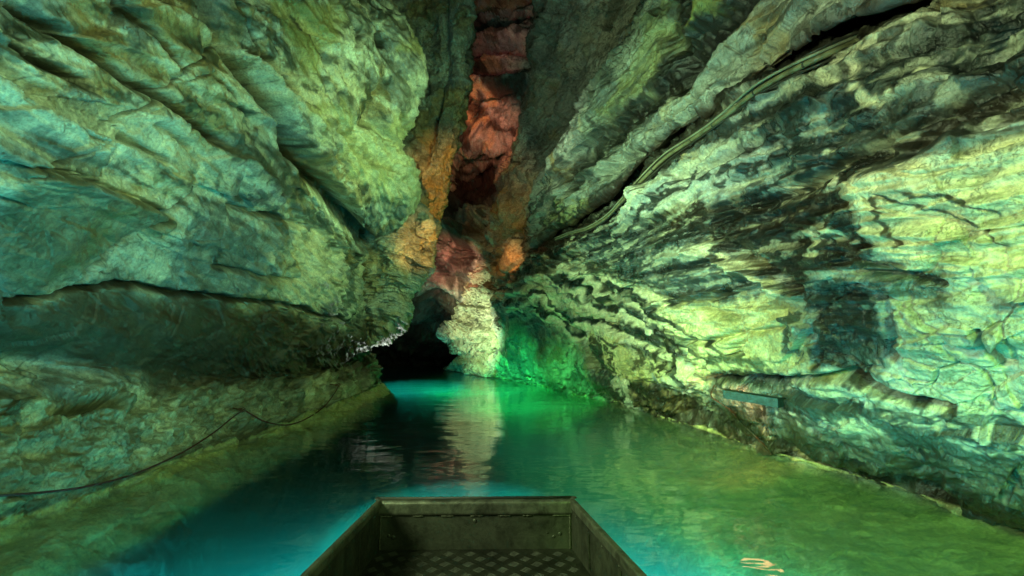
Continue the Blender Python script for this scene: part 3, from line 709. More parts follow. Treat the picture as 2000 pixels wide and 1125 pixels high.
f1, f2, idv = worley(q * np.array([2.4, 1.9, 2.4]) + 0.5 * np.stack([perlin(q * 1.7), perlin(q * 1.7 + 9), perlin(q * 1.7 + 19)], 1), 3.0)
h += 0.03 * (idv - 0.5) - 0.03 * sstep(0.05, 0.0, f2 - f1) * sstep(0.0, 0.3, fbm(q * 0.5, 2, off=77))
h += 0.012 * fbm(q * 6.5, 3, 0.6, 57)
# ledgy undercut just above the water
lowm = sstep(0.75, 0.3, q[:, 2]) * sstep(-0.2, 0.1, q[:, 2])
h += lowm * 0.06 * ridged(q * np.array([2, 1.3, 5]), 4, 0.6, 91)
uw = sstep(0.0, -0.1, q[:, 2])
h *= 1 - 0.75 * uw
h += uw * (0.05 * fbm(q * 1.1, 4, 0.5, 12))
R1.move(h)
c, wet = base_albedo(R1.V, 1.3, 105.0, cream=0.42, ochre=0.25, blue=0.32, dark=0.30)
def wmix(Rk, *a):
    X, Y_ = Rk.px.copy(), Rk.py.copy()
    for amp, sc_, of in a:
        x_, y_ = Rk.warp(amp, sc_, of); X += x_ - Rk.px; Y_ += y_ - Rk.py
    return X, Y_
wq = wmix(R1, (24, 1.3, 15), (16, 5.0, 75)); wq2 = wmix(R1, (10, 3.0, 25), (6, 9.0, 85)); wq3 = wmix(R1, (18, 0.45, 45), (5, 1.2, 55))
st1 = perlin(np.column_stack([R1.U * 0.9 + 3, R1.S * 6.0, R1.U * 0]) + 0.3 * np.column_stack([fbm(R1.V * 2, 3, off=3), fbm(R1.V * 2, 3, off=8), R1.U * 0]))
st2 = perlin(np.column_stack([R1.U * 1.6 + 9, R1.S * 13.0, R1.U * 0 + 3]) + 0.5 * np.column_stack([fbm(R1.V * 3, 3, off=13), fbm(R1.V * 3, 3, off=18), R1.U * 0]))
upc = sstep(5.4, 7.0, R1.S) * sstep(1.2, 2.6, R1.U)
# yellow-cream clean faces
patch(R1, c, wet, [(1740, 330), (1850, 310), (2200, 200), (2200, 560), (1900, 540), (1750, 520), (1720, 430), (1690, 390)], (0.60, 0.56, 0.34), 0.75, 0.2, wq, 22)
patch(R1, c, wet, [(1300, 600), (1400, 575), (1540, 580), (1580, 700), (1520, 725), (1400, 740), (1330, 720), (1300, 650)], (0.62, 0.58, 0.28), 0.8, 0.15, wq, 16)
patch(R1, c, wet, [(1125, 670), (1200, 655), (1300, 690), (1330, 730), (1250, 745), (1160, 730)], (0.58, 0.54, 0.22), 0.7, 0.2, wq, 12)
patch(R1, c, wet, [(1750, 560), (2200, 560), (2200, 800), (1850, 760), (1770, 700)], (0.46, 0.47, 0.34), 0.55, 0.3, wq, 25)
# blue-grey wet upper face
patch(R1, c, wet, [(1420, 300), (1560, 190), (1740, 110), (1980, 10), (2200, -50), (2200, 150), (1980, 180), (1800, 270), (1640, 320), (1480, 360)], (0.04, 0.08, 0.085), 0.82, 0.75, wq, 22)
patch(R1, c, wet, [(1130, 450), (1230, 420), (1330, 430), (1400, 480), (1480, 560), (1430, 575), (1300, 560), (1180, 520)], (0.05, 0.09, 0.09), 0.72, 0.75, wq, 18)
patch(R1, c, wet, [(1210, 420), (1300, 340), (1430, 290), (1560, 270), (1520, 330), (1400, 390), (1290, 425)], (0.44, 0.50, 0.46), 0.7, 0.5, wq, 14)
# brown, dripping wet hollow
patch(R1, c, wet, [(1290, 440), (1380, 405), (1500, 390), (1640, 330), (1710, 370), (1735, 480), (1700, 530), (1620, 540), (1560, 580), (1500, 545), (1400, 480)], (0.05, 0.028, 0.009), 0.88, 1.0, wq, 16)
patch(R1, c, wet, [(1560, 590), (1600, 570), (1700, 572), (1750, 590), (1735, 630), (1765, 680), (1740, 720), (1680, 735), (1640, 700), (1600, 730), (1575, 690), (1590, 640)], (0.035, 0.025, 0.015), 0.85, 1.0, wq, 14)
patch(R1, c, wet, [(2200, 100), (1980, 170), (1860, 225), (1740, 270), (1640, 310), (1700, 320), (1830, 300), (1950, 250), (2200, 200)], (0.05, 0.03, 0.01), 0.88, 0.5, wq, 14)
# cream band and spots
stain_or_shade(R1, c, wet, [(1362, 476), (1415, 505), (1470, 545), (1515, 575), (1565, 600)], 13, (0.64, 0.61, 0.40), 0.95, 0.1, wq2)
for b, r in [((1628, 464), 14), ((1665, 456), 12), ((1625, 490), 11), ((1700, 190), 9), ((1720, 205), 10), ((1765, 195), 7), ((1640, 170), 9), ((1820, 160), 12), ((1640, 300), 8), ((1700, 175), 7)]:
    stain_or_shade(R1, c, wet, [(b[0] - r * .5, b[1]), (b[0] + r * .5, b[1] + 2)], r, (0.60, 0.60, 0.40), 0.9, 0.2, wq2)
# bedding streaks running along the wall
keep_pale = 1 - 0.75 * polymask(wq[0], wq[1], [(1740, 330), (1850, 310), (2200, 200), (2200, 560), (1900, 540), (1750, 520), (1720, 430), (1690, 390)], 20)
brk = 0.45 * fbm(R1.V * np.array([7, 4, 9]), 4, .6, 91)
c = lerp(c, (0.025, 0.036, 0.032), sstep(0.12, 0.32, st1 + 0.45 * st2 + brk) * upc * 0.85 * keep_pale)
c = lerp(c, (0.55, 0.58, 0.42), sstep(-0.18, -0.50, st1 + 0.5 * st2 + brk) * upc * 0.55)
lowc = sstep(5.6, 4.6, R1.S) * sstep(3.0, 3.6, R1.S) * sstep(2.0, 3.5, R1.U)
c = lerp(c, (0.05, 0.065, 0.05), sstep(0.08, 0.32, st2 + 0.5 * st1 + brk) * lowc * 0.7)
# flowing dark bands
for s, w in zip(STRIPES, (9, 7, 12, 9, 10)):
    stain_or_shade(R1, c, wet, s, w * .7, (0.025, 0.05, 0.045), 0.8, 0.7, wq3)
    stain_or_shade(R1, c, wet, [(a + 8, b + 14) for a, b in s], w * 0.55, (0.62, 0.63, 0.42), 0.85, 0.2, wq3)
    stain_or_shade(R1, c, wet, [(a - 4, b - 15) for a, b in s], w * 0.35, (0.04, 0.07, 0.05), 0.85, 0.6, wq3)
# stripe field following the fold
idx, dd, sd, ar = polydist(wq3[0], wq3[1], [(950, 600), (985, 560), (1040, 530), (1090, 548), (1150, 590), (1230, 615), (1330, 650), (1400, 700), (1480, 750)], 110)
ph = dd * sd
sf = perlin(np.column_stack([ph / 15.0, ar * 1.2, ph * 0])) + 0.22 * perlin(np.column_stack([ph / 4.5, ar * 3.5, ph * 0 + 5]))
m = sstep(110, 50, dd) * sstep(0, .05, ar) * sstep(1, .75, ar) * (0.45 + 0.55 * sstep(-.3, .25, fbm(R1.V[idx] * 1.1, 3, off=61)))
c[idx] = lerp(c[idx], (0.025, 0.05, 0.04), sstep(0.04, 0.22, sf) * m * 0.92)
c[idx] = lerp(c[idx], (0.60, 0.61, 0.38), sstep(0.0, -0.25, sf) * m * 0.7)
for pts, w, col, wt in [
    ([(1535, 595), (1545, 650), (1548, 705)], 13, (0.05, 0.09, 0.10), .9),
    ([(1690, 285), (1700, 320), (1705, 360)], 17, (0.02, 0.02, 0.015), .8),
    ([(1765, 375), (1780, 430), (1795, 480)], 8, (0.09, 0.05, 0.02), .6),
    ([(1760, 368), (1850, 395), (1920, 422), (2010, 478)], 3, (0.04, 0.06, 0.05), .5),
    ([(1830, 364), (1920, 388), (2010, 415)], 3, (0.04, 0.06, 0.05), .5),
    ([(1165, 655), (1168, 700), (1190, 735)], 8, (0.05, 0.07, 0.04), .6),
    ([(1190, 670), (1195, 710), (1215, 735)], 5, (0.06, 0.08, 0.04), .6),
    ([(1240, 680), (1245, 715)], 5, (0.08, 0.08, 0.04), .4),
    ([(1285, 650), (1305, 690), (1300, 725)], 15, (0.05, 0.05, 0.035), .9),
    ([(1230, 745), (1290, 790), (1330, 820)], 9, (0.03, 0.04, 0.03), .8),
    ([(1150, 730), (1200, 755), (1230, 775)], 9, (0.04, 0.05, 0.04), .8),
    ([(1370, 740), (1440, 738), (1540, 742)], 10, (0.03, 0.04, 0.03), .4),
    ([(1640, 735), (1720, 755), (1800, 785), (1860, 790)], 10, (0.05, 0.04, 0.02), .5),
    ([(1370, 700), (1420, 705), (1470, 715), (1530, 740)], 8, (0.12, 0.15, 0.08), .5),
    ([(1460, 770), (1560, 790), (1700, 800), (1800, 840), (1990, 880)], 12, (0.08, 0.13, 0.11), .6),
    ([(1700, 510), (1760, 520), (1850, 545)], 8, (0.05, 0.10, 0.10), .6),
    ([(1580, 580), (1680, 570), (1740, 580)], 14, (0.04, 0.08, 0.08), .7),
    ([(1500, 175), (1560, 165), (1660, 130)], 10, (0.03, 0.04, 0.03), .5),
    ([(1930, 60), (1960, 100), (1955, 130)], 24, (0.04, 0.09, 0.11), .6)]:
    stain_or_shade(R1, c, wet, pts, w, col, 0.85, wt, wq2 if w < 12 else wq)
patch(R1, c, wet, [(975, 600), (1040, 600), (1120, 650), (1200, 740), (1230, 780), (1100, 760), (980, 700)], (0.06, 0.10, 0.085), 0.6, 0.6, wq3, 16)
stain_or_shade(R1, c, wet, [(990, 520), (1058, 487), (1110, 468), (1200, 422), (1300, 322), (1424, 222), (1563, 140), (1751, 70), (1990, -25)], 13, (0.03, 0.02, 0.012), 0.85, 0.5, wq2)  # mud brown, with the crevice's shade put into the colour
# rusty, muddy band along the water
patch(R1, c, wet, [(1330, 800), (1500, 830), (1650, 870), (1850, 920), (2200, 990), (2200, 1090), (1850, 985), (1500, 884), (1300, 820)], (0.06, 0.038, 0.014), 0.85, 0.7, wq, 16)
patch(R1, c, wet, [(1400, 800), (1500, 818), (1640, 835), (1800, 850), (2200, 880), (2200, 1060), (1650, 930), (1400, 840)], (0.07, 0.08, 0.045), 0.7, 0.6, wq, 16)
hs = R1.V[:, 2]
c = lerp(c, (0.50, 0.55, 0.25), sstep(0.035, 0.012, np.abs(hs - 0.005)) * 0.85)      # lime tide line
c = lerp(c, (0.30, 0.44, 0.15), sstep(-0.02, -0.12, hs) * 0.88)
c = lerp(c, (0.14, 0.24, 0.20), sstep(-0.55, -0.85, hs) * 0.8)
lum = c.mean(1, keepdims=True); c = c * np.clip((lum / 0.30) ** 0.6, .25, 1.3)
R1.build('cave_wall', ROCK, np.column_stack([np.clip(c, 0.005, 0.75), wet]))

# ================================================================== overhanging mass above the crevice
V0 = [(1015, 498, 16), (1098, 440, 11.8), (1190, 372, 8.6), (1290, 275, 6.3), (1400, 195, 4.75), (1497, 130, 3.85), (1603, 52, 3.2), (1745, -10, 2.75), (1985, -130, 2.3)]
V1 = [(1030, 480, 15.6), (1090, 410, 11.8), (1180, 320, 8.7), (1262, 225, 6.8), (1370, 130, 5.2), (1460, 75, 4.3), (1570, -10, 3.6), (1715, -80, 3.1), (1965, -200, 2.6)]
V2 = [(1040, 455, 15.6), (1078, 375, 12), (1160, 285, 9.2), (1225, 180, 7.4), (1310, 70, 6.0), (1390, 0, 5.0), (1480, -70, 4.2), (1620, -130, 3.5), (1870, -240, 2.7)]
V3 = [(1045, 440, 16.0), (1068, 362, 12.8), (1135, 262, 9.9), (1175, 175, 8.3), (1240, 70, 7.2), (1292, -20, 6.5), (1380, -110, 5.6), (1520, -190, 4.7), (1770, -320, 3.6)]
V4 = [(x + 12, y - 6, Y * 1.25) for x, y, Y in V3]
V5 = [(x + 10, y - 20, Y * 1.5) for x, y, Y in V3]
Va = [(x - 1, y + 5, Y * 1.04) for x, y, Y in V0]
Vb = [(x - 1, y + 18, Y * 1.16) for x, y, Y in V0]
Vc = [(x - 4, y + 70, Y * 1.5) for x, y, Y in V0]
nets = [[P(*t) for t in r] for r in (Vc, Vb, Va, V0, V1, V2, V3, V4, V5)]
for r in nets:
    b = r[-1]; r.append((b[0] + 0.1, b[1] - 1.8, b[2])); r.append((b[0] + 0.6, b[1] - 6, b[2] + .3))
R3 = Rock(np.array(nets), 520, 760, wu=[.2, .3, .4, 1.2, 1, 1, .4, .2], wv=[.7, .9, 1, 1, 1, 1, 1, .7, .3, .2])
if R3.n[:, 0].mean() > 0: R3.flip = True; R3.refresh()
h = np.zeros(len(R3.V), np.float32); wp = R3.warp(9, 1.2, 5)
for pts, w, d, k in [
    ([(1105, 372), (1190, 275), (1260, 210), (1330, 145), (1400, 80), (1470, 0), (1500, -40)], 20, .24, 'groove'),
    ([(1330, 190), (1340, 130), (1310, 60), (1330, 0)], 18, .2, 'groove'),
    ([(1280, 250), (1340, 220), (1380, 190), (1430, 120)], 4, .12, 'groove'),
    ([(1180, 350), (1230, 300), (1270, 290)], 9, .25, 'groove'),
    ([(1230, 340), (1290, 280), (1380, 215)], 7, .15, 'groove'),
    ([(1580, 70), (1610, 60), (1680, 30)], 9, .15, 'groove'),
    ([(1350, 80), (1390, 40), (1420, 0)], 8, .18, 'ridge'),
    ([(1130, 350), (1170, 330), (1200, 320)], 9, .22, 'ridge'),
    ([(1090, 425), (1120, 380), (1160, 345)], 7, .2, 'groove')]:
    carve(R3, h, pts, w, d, k, wp)
q = R3.V
rot = q @ np.array([[.8, .2, .5], [.3, .35, .1], [-.5, .2, .9]])
h += 0.14 * fbm(q * 0.6, 3, off=14) + 0.06 * fbm(q * 1.9, 4, 0.6, 17) + 0.06 * ridged(rot * np.array([2.0, .8, 1.6]), 4, 0.6, 27)
h += sstep(6, 10, q[:, 1]) * 0.14 * ridged(rot * np.array([1.4, .8, 1.4]), 4, 0.6, 47)
f1, f2, idv = worley(q * 2.6, 8.0); h -= 0.03 * sstep(0.08, 0, f2 - f1)
h *= 0.12 + 0.88 * sstep(2.2, 3.1, R3.U)
h += 0.07 * facets(rot * np.array([1.6, .8, 1.6]), 7) * sstep(2.2, 3.1, R3.U)
R3.move(h)
c, wet = base_albedo(R3.V, 1.4, 125.0, cream=0.25, ochre=0.2, blue=0.18, dark=0.34)
wq = R3.warp(20, 1.3, 15); wq2 = R3.warp(12, 3.0, 25)
patch(R3, c, wet, [(1180, 200), (1240, 120), (1290, 0), (1330, -40), (1400, -60), (1330, 60), (1290, 160), (1210, 240)], (0.36, 0.38, 0.16), 0.75, 0.2, wq, 14)
stain_or_shade(R3, c, wet, [(1100, 380), (1190, 278), (1260, 212), (1330, 150), (1400, 90), (1480, 0)], 22, (0.02, 0.02, 0.015), 0.85, 0.6, wq)  # shade of the deep groove painted over a shallow carve
stain_or_shade(R3, c, wet, [(1325, 180), (1320, 110), (1330, 40), (1340, -20)], 18, (0.015, 0.015, 0.012), 0.85, 0.6, wq)  # shade of the side groove painted along its line
patch(R3, c, wet, [(1280, 170), (1315, 80), (1345, -40), (1520, -40), (1450, 60), (1390, 130), (1300, 205), (1235, 250), (1180, 300), (1230, 230)], (0.010, 0.010, 0.008), 0.95, 0.7, wq, 9)  # blackness between the ribs put into the colour
stain_or_shade(R3, c, wet, [(1340, 70), (1390, 30), (1430, -10)], 12, (0.36, 0.36, 0.10), 0.9, 0.2, wq2)
stain_or_shade(R3, c, wet, [(1000, 510), (1098, 448), (1190, 382), (1290, 287), (1400, 208), (1497, 145), (1605, 78), (1750, 22), (1990, -95)], 12, (0.03, 0.02, 0.012), 0.85, 0.4, wq2)  # crevice shade and mud brown painted along the lower edge
stain_or_shade(R3, c, wet, [(1520, 130), (1580, 80), (1680, 40), (1850, -30)], 22, (0.05, 0.03, 0.02), 0.7, 0.3, wq)
patch(R3, c, wet, [(1330, 260), (1400, 170), (1500, 110), (1440, 60), (1330, 190)], (0.26, 0.30, 0.26), 0.6, 0.4, wq, 16)
for s in ([(1060, 440), (1090, 420), (1110, 380)], [(1080, 450), (1110, 430), (1130, 390)], [(1100, 452), (1135, 425), (1150, 385)]):
    stain_or_shade(R3, c, wet, s, 5, (0.03, 0.045, 0.02), 0.85, 0.5, wq2); stain_or_shade(R3, c, wet, [(a + 10, b) for a, b in s], 4, (0.52, 0.52, 0.24), 0.8, 0.5, wq2)
st1 = perlin(np.column_stack([R3.U * 5.0, R3.S * 0.8, R3.U * 0]) + 0.3 * np.column_stack([fbm(R3.V * 2, 3, off=3), fbm(R3.V * 2, 3, off=8), R3.U * 0]))
c = lerp(c, (0.025, 0.03, 0.025), sstep(0.12, 0.45, st1) * 0.75)
c = lerp(c, (0.04, 0.022, 0.014), sstep(3.05, 2.7, R3.U) * 0.85)  # underside in the crevice: its shade put into the brown
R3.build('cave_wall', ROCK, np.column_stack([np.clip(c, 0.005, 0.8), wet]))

# ================================================================== roof out of view, river bed
xs = np.linspace(-16, 16, 120); ys = np.linspace(-8, 44, 180)
X, Y = np.meshgrid(xs, ys, indexing='ij'); Z = 26.0 + 0 * X
G = np.stack([X, Y, Z], -1).astype(np.float32); q = G.reshape(-1, 3)
G[:, :, 2] += (1.2 * fbm(q * 0.25, 5, 0.55, 3)).reshape(X.shape)
o = mesh_grid('cave_ceiling', G, ROCK_FAR, np.tile(np.array([.25, .22, .16, .2], np.float32), (len(q), 1)), True); o['kind'] = 'structure'

def bed_material():
    m, nt = newmat('silt'); L = nt.links
    out = N(nt, 'ShaderNodeOutputMaterial'); b = N(nt, 'ShaderNodeBsdfPrincipled'); L.new(b.outputs[0], out.inputs[0])
    tc = N(nt, 'ShaderNodeTexCoord'); n = noise_node(nt, 0.8, 6, 0.55, 0.5, tc.outputs['Object'])
    r = ramp(nt, n.outputs[0], [(0.3, (0.10, 0.15, 0.16)), (0.7, (0.14, 0.21, 0.22))]); L.new(r.outputs[0], b.inputs['Base Color'])
    b.inputs['Roughness'].default_value = 0.9
    return m
xs = np.linspace(-30, 30, 260); ys = np.linspace(-8, 60, 300)
X, Y = np.meshgrid(xs, ys, indexing='ij')
G = np.stack([X, Y, -1.3 + 0 * X], -1).astype(np.float32); q = G.reshape(-1, 3)
G[:, :, 2] += (0.10 * fbm(q * 0.4, 3, 0.45, 3)).reshape(X.shape)
o = mesh_grid('river_bed', G, bed_material()); o['kind'] = 'structure'

# ================================================================== water
def water_material():
    m, nt = newmat('river_water'); L = nt.links
    out = N(nt, 'ShaderNodeOutputMaterial')
    tc = N(nt, 'ShaderNodeTexCoord')
    mp = N(nt, 'ShaderNodeMapping'); mp.inputs['Scale'].default_value = (0.55, 1.0, 1.0); L.new(tc.outputs['Object'], mp.inputs[0])
    n1 = noise_node(nt, 1.1, 3, 0.5, 0.4, mp.outputs[0]); n2 = noise_node(nt, 4.5, 2, 0.5, 0.3, mp.outputs[0])
    ad = N(nt, 'ShaderNodeMath', operation='MULTIPLY_ADD'); L.new(n2.outputs[0], ad.inputs[0]); ad.inputs[1].default_value = 0.2; L.new(n1.outputs[0], ad.inputs[2])
    bp = N(nt, 'ShaderNodeBump'); bp.inputs['Distance'].default_value = 0.035; bp.inputs['Strength'].default_value = 0.6; L.new(ad.outputs[0], bp.inputs['Height'])
    ge = N(nt, 'ShaderNodeNewGeometry'); dt = N(nt, 'ShaderNodeVectorMath', operation='DOT_PRODUCT')     # Schlick, the same from both sides
    L.new(ge.outputs['Incoming'], dt.inputs[0]); L.new(bp.outputs[0], dt.inputs[1])
    ab = N(nt, 'ShaderNodeMath', operation='ABSOLUTE'); L.new(dt.outputs['Value'], ab.inputs[0])
    om = N(nt, 'ShaderNodeMath', operation='SUBTRACT', use_clamp=True); om.inputs[0].default_value = 1.0; L.new(ab.outputs[0], om.inputs[1])
    pw = N(nt, 'ShaderNodeMath', operation='POWER'); L.new(om.outputs[0], pw.inputs[0]); pw.inputs[1].default_value = 5.0
    fr = N(nt, 'ShaderNodeMath', operation='MULTIPLY_ADD'); L.new(pw.outputs[0], fr.inputs[0]); fr.inputs[1].default_value = 0.98; fr.inputs[2].default_value = 0.02
    gl = N(nt, 'ShaderNodeBsdfGlossy'); gl.inputs['Roughness'].default_value = 0.03; L.new(bp.outputs[0], gl.inputs['Normal'])
    rf = N(nt, 'ShaderNodeBsdfTransparent')
    mx = N(nt, 'ShaderNodeMixShader'); L.new(fr.outputs[0], mx.inputs[0]); L.new(rf.outputs[0], mx.inputs[1]); L.new(gl.outputs[0], mx.inputs[2])
    L.new(mx.outputs[0], out.inputs[0])
    va = N(nt, 'ShaderNodeVolumeAbsorption'); va.inputs['Color'].default_value = (0.02, 0.82, 0.80, 1); va.inputs['Density'].default_value = 0.45
    vs = N(nt, 'ShaderNodeVolumeScatter'); vs.inputs['Color'].default_value = (0.15, 0.93, 0.93, 1); vs.inputs['Density'].default_value = 0.52; vs.inputs['Anisotropy'].default_value = 0.2
    av = N(nt, 'ShaderNodeAddShader'); L.new(va.outputs[0], av.inputs[0]); L.new(vs.outputs[0], av.inputs[1])
    L.new(av.outputs[0], out.inputs['Volume'])
    return m
me = bpy.data.meshes.new('river')
x0, x1, y0, y1, zb = -28, 28, -7.5, 58, -2.9
me.from_pydata([(x0, y0, 0), (x1, y0, 0), (x1, y1, 0), (x0, y1, 0), (x0, y0, zb), (x1, y0, zb), (x1, y1, zb), (x0, y1, zb)], [],
               [(0, 1, 2, 3), (7, 6, 5, 4), (0, 4, 5, 1), (1, 5, 6, 2), (2, 6, 7, 3), (3, 7, 4, 0)])
me.materials.append(water_material())
o = bpy.data.objects.new('water', me); COL.objects.link(o); o['kind'] = 'structure'

# ================================================================== helpers for the things
def tag(o, label, cat, group=None):
    o['label'] = label; o['category'] = cat
    if group: o['group'] = group
    return o
def empty(name, loc, rz=0.0):
    o = bpy.data.objects.new(name, None); o.empty_display_size = 0.2; COL.objects.link(o)
    o.location = loc; o.rotation_euler = (0, 0, rz); return o
class MB:
    """collects faces in world coordinates and links them as ONE mesh object"""
    def __init__(s): s.v = []; s.f = []
    def add(s, vs, fs):
        n = len(s.v); s.v += [tuple(map(float, p)) for p in vs]; s.f += [tuple(i + n for i in f) for f in fs]; return s
    def prism(s, poly0, poly1):                      # two equal rings joined and capped
        k = len(poly0)
        return s.add(list(poly0) + list(poly1), [(i, (i + 1) % k, k + (i + 1) % k, k + i) for i in range(k)] + [tuple(range(k))[::-1], tuple(range(k, 2 * k))])
    def box(s, c, sx, sy, sz, rz=0.0, tilt=None):
        M = Matrix.Rotation(rz, 3, 'Z') if tilt is None else tilt
        vs = [Vector(c) + M @ Vector((x * sx / 2, y * sy / 2, z * sz / 2)) for z in (-1, 1) for x, y in ((-1, -1), (1, -1), (1, 1), (-1, 1))]
        return s.add(vs, [(3, 2, 1, 0), (4, 5, 6, 7), (0, 1, 5, 4), (1, 2, 6, 5), (2, 3, 7, 6), (3, 0, 4, 7)])
    def sweep(s, path, prof=None, r=0.02, seg=10, up=(0, 0, 1), caps=True, radii=None):
        path = [Vector(p) for p in path]; rings = []
        u0 = Vector(up); t0 = None
        for i, p in enumerate(path):
            t = (path[min(i + 1, len(path) - 1)] - path[max(i - 1, 0)]).normalized()
            a = t.cross(u0).normalized(); b = a.cross(t).normalized()
            rr = radii[i] if radii is not None else r
            if prof is None: ring = [p + a * (rr * math.cos(2 * math.pi * k / seg)) + b * (rr * math.sin(2 * math.pi * k / seg)) for k in range(seg)]
            else:
                m = 1.0
                if 0 < i < len(path) - 1:            # keep the width through mitred corners
                    t1 = (path[i] - path[i - 1]).normalized(); m = 1 / max(0.5, t1.dot(t))
                ring = [p + a * (x * m) + b * z for x, z in prof]
            rings.append(ring)
        k = len(rings[0]); vs = [v for r_ in rings for v in r_]
        fs = [(i * k + j, i * k + (j + 1) % k, (i + 1) * k + (j + 1) % k, (i + 1) * k + j) for i in range(len(rings) - 1) for j in range(k)]
        if caps: fs += [tuple(range(k))[::-1], tuple(range((len(rings) - 1) * k, len(rings) * k))]
        return s.add(vs, fs)
    def dome(s, c, r, nrm=(0, 0, 1), flat=0.6, seg=10):
        n = Vector(nrm).normalized(); a = n.orthogonal().normalized(); b = n.cross(a)
        vs = []; 
        for rr, hh in ((1, 0), (0.85, .5), (0.45, .9)):
            vs += [Vector(c) + (a * math.cos(2 * math.pi * k / seg) + b * math.sin(2 * math.pi * k / seg)) * r * rr + n * r * flat * hh for k in range(seg)]
        vs.append(Vector(c) + n * r * flat)
        fs = [(i * seg + k, i * seg + (k + 1) % seg, (i + 1) * seg + (k + 1) % seg, (i + 1) * seg + k) for i in (0, 1) for k in range(seg)]
        fs += [(2 * seg + k, 2 * seg + (k + 1) % seg, 3 * seg) for k in range(seg)]
        return s.add(vs, fs)
    def build(s, name, mat, parent=None, smooth=False, bevel=0.0):
        me = bpy.data.meshes.new(name)
        off = Vector((0, 0, 0)); o = parent
        while o is not None: off += o.location; o = o.parent
        me.from_pydata([tuple(Vector(v) - off) for v in s.v], [], s.f); me.materials.append(mat)
        import bmesh
        bm = bmesh.new(); bm.from_mesh(me); bmesh.ops.recalc_face_normals(bm, faces=bm.faces)
        if bevel: bmesh.ops.bevel(bm, geom=list(bm.edges), offset=bevel, segments=2, affect='EDGES', clamp_overlap=True)
        bm.to_mesh(me); bm.free()
        if smooth:
            for p in me.polygons: p.use_smooth = True
        o = bpy.data.objects.new(name, me); COL.objects.link(o)
        if parent is not None: o.parent = parent
        return o
def surf(rocks, px, py, r=5):
    best = None
    for R in rocks:
        m = (np.abs(R.px - px) < r) & (np.abs(R.py - py) < r)
        if m.any():
            i = np.nonzero(m)[0]; j = i[np.argmin(R.V[i, 1])]
            if best is None or R.V[j, 1] < best: best = float(R.V[j, 1])
    return best
def spline(pts, n):
    return dense(np.array(pts, float)[:, None, :], n)[:, 0, :]

def metal(name, col, rough=0.45, metallic=0.85, grime=(0.05, 0.05, 0.035), scale=7.0, amt=0.55, bump=0.004):
    m, nt = newmat(name); L = nt.links
    out = N(nt, 'ShaderNodeOutputMaterial'); b = N(nt, 'ShaderNodeBsdfPrincipled'); L.new(b.outputs[0], out.inputs[0])
    tc = N(nt, 'ShaderNodeTexCoord'); n = noise_node(nt, scale, 8, 0.7, 0.8, tc.outputs['Object']); n2 = noise_node(nt, scale * 9, 5, 0.7, 0.2, tc.outputs['Object'])
    r = ramp(nt, n.outputs[0], [(0.38, 1.0), (0.62, 0.0)])
    fm = N(nt, 'ShaderNodeMath', operation='MULTIPLY'); L.new(r.outputs[0], fm.inputs[0]); fm.inputs[1].default_value = amt
    mx = N(nt, 'ShaderNodeMix', data_type='RGBA'); L.new(fm.outputs[0], mx.inputs[0]); mx.inputs[6].default_value = (*col, 1); mx.inputs[7].default_value = (*grime, 1)
    L.new(mx.outputs[2], b.inputs['Base Color']); b.inputs['Metallic'].default_value = metallic
    rr = ramp(nt, n2.outputs[0], [(0.3, max(0.05, rough - 0.12)), (0.7, rough + 0.18)]); L.new(rr.outputs[0], b.inputs['Roughness'])
    bp = N(nt, 'ShaderNodeBump'); bp.inputs['Distance'].default_value = bump; bp.inputs['Strength'].default_value = 0.5; L.new(n2.outputs[0], bp.inputs['Height']); L.new(bp.outputs[0], b.inputs['Normal'])
    return m
ALU = metal('worn_aluminium', (0.060, 0.064, 0.045), 0.5, 0.5, (0.012, 0.012, 0.008), 5.0, 0.8); RIM = metal('scuffed_rim', (0.13, 0.135, 0.10), 0.45, 0.6, (0.02, 0.02, 0.014), 11.0, 0.8)
DECK = metal('deck_aluminium', (0.040, 0.042, 0.030), 0.5, 0.5, (0.010, 0.010, 0.007), 4.0, 0.85)
WELD = metal('weld_metal', (0.13, 0.13, 0.095), 0.5, 0.7, amt=0.4, scale=40); RUBBER = metal('black_rubber', (0.015, 0.015, 0.015), 0.6, 0.0, bump=0.002)

# ================================================================== the boat we stand in
boat = tag(empty('boat', (-0.2, 2.0, 0.0)), 'flat-bottomed aluminium boat with square bow and tread plate deck, floating towards the dark passage', 'boat')
ZT, ZR, ZD, ZB = 0.45, 0.365, 0.185, -0.16
L_ = [(-0.762, 2.728), (-0.805, 1.84), (-0.86, 0.3), (-0.72, -3.6)]
R_ = [(0.352, 2.748), (0.515, 1.84), (0.72, 0.3), (0.90, -3.6)]
def wall_box(p, q, inward, z0, z1, t=0.025):
    p = Vector((*p, 0)); q = Vector((*q, 0)); i = Vector((*inward, 0)) * t
    return [Vector((a.x, a.y, z)) for z, a in ((z0, p), (z0, q), (z0, q + i), (z0, p + i))], [Vector((a.x, a.y, z)) for z, a in ((z1, p), (z1, q), (z1, q + i), (z1, p + i))]
def seg_panel(pts, inw, z0, z1, t=0.02):
    mb = MB()
    for a, b in zip(pts[:-1], pts[1:]): mb.prism(*wall_box(a, b, inw, z0, z1, t))
    return mb
seg_panel([L_[0], R_[0]], (0, -1), ZB, ZT - 0.004).build('bow_panel', ALU, boat)
seg_panel(L_, (1, 0), ZB, ZT - 0.006).build('side_panel', ALU, boat)
seg_panel(R_, (-1, 0), ZB, ZT - 0.006).build('side_panel', ALU, boat)
seg_panel([L_[-1], R_[-1]], (0, 1), ZB, ZT - 0.004).build('stern_panel', ALU, boat)
bt = MB(); ring = L_ + R_[::-1]
bt.prism([(x, y, ZB - 0.015) for x, y in ring], [(x, y, ZB + 0.005) for x, y in ring]); bt.build('hull_bottom', ALU, boat)
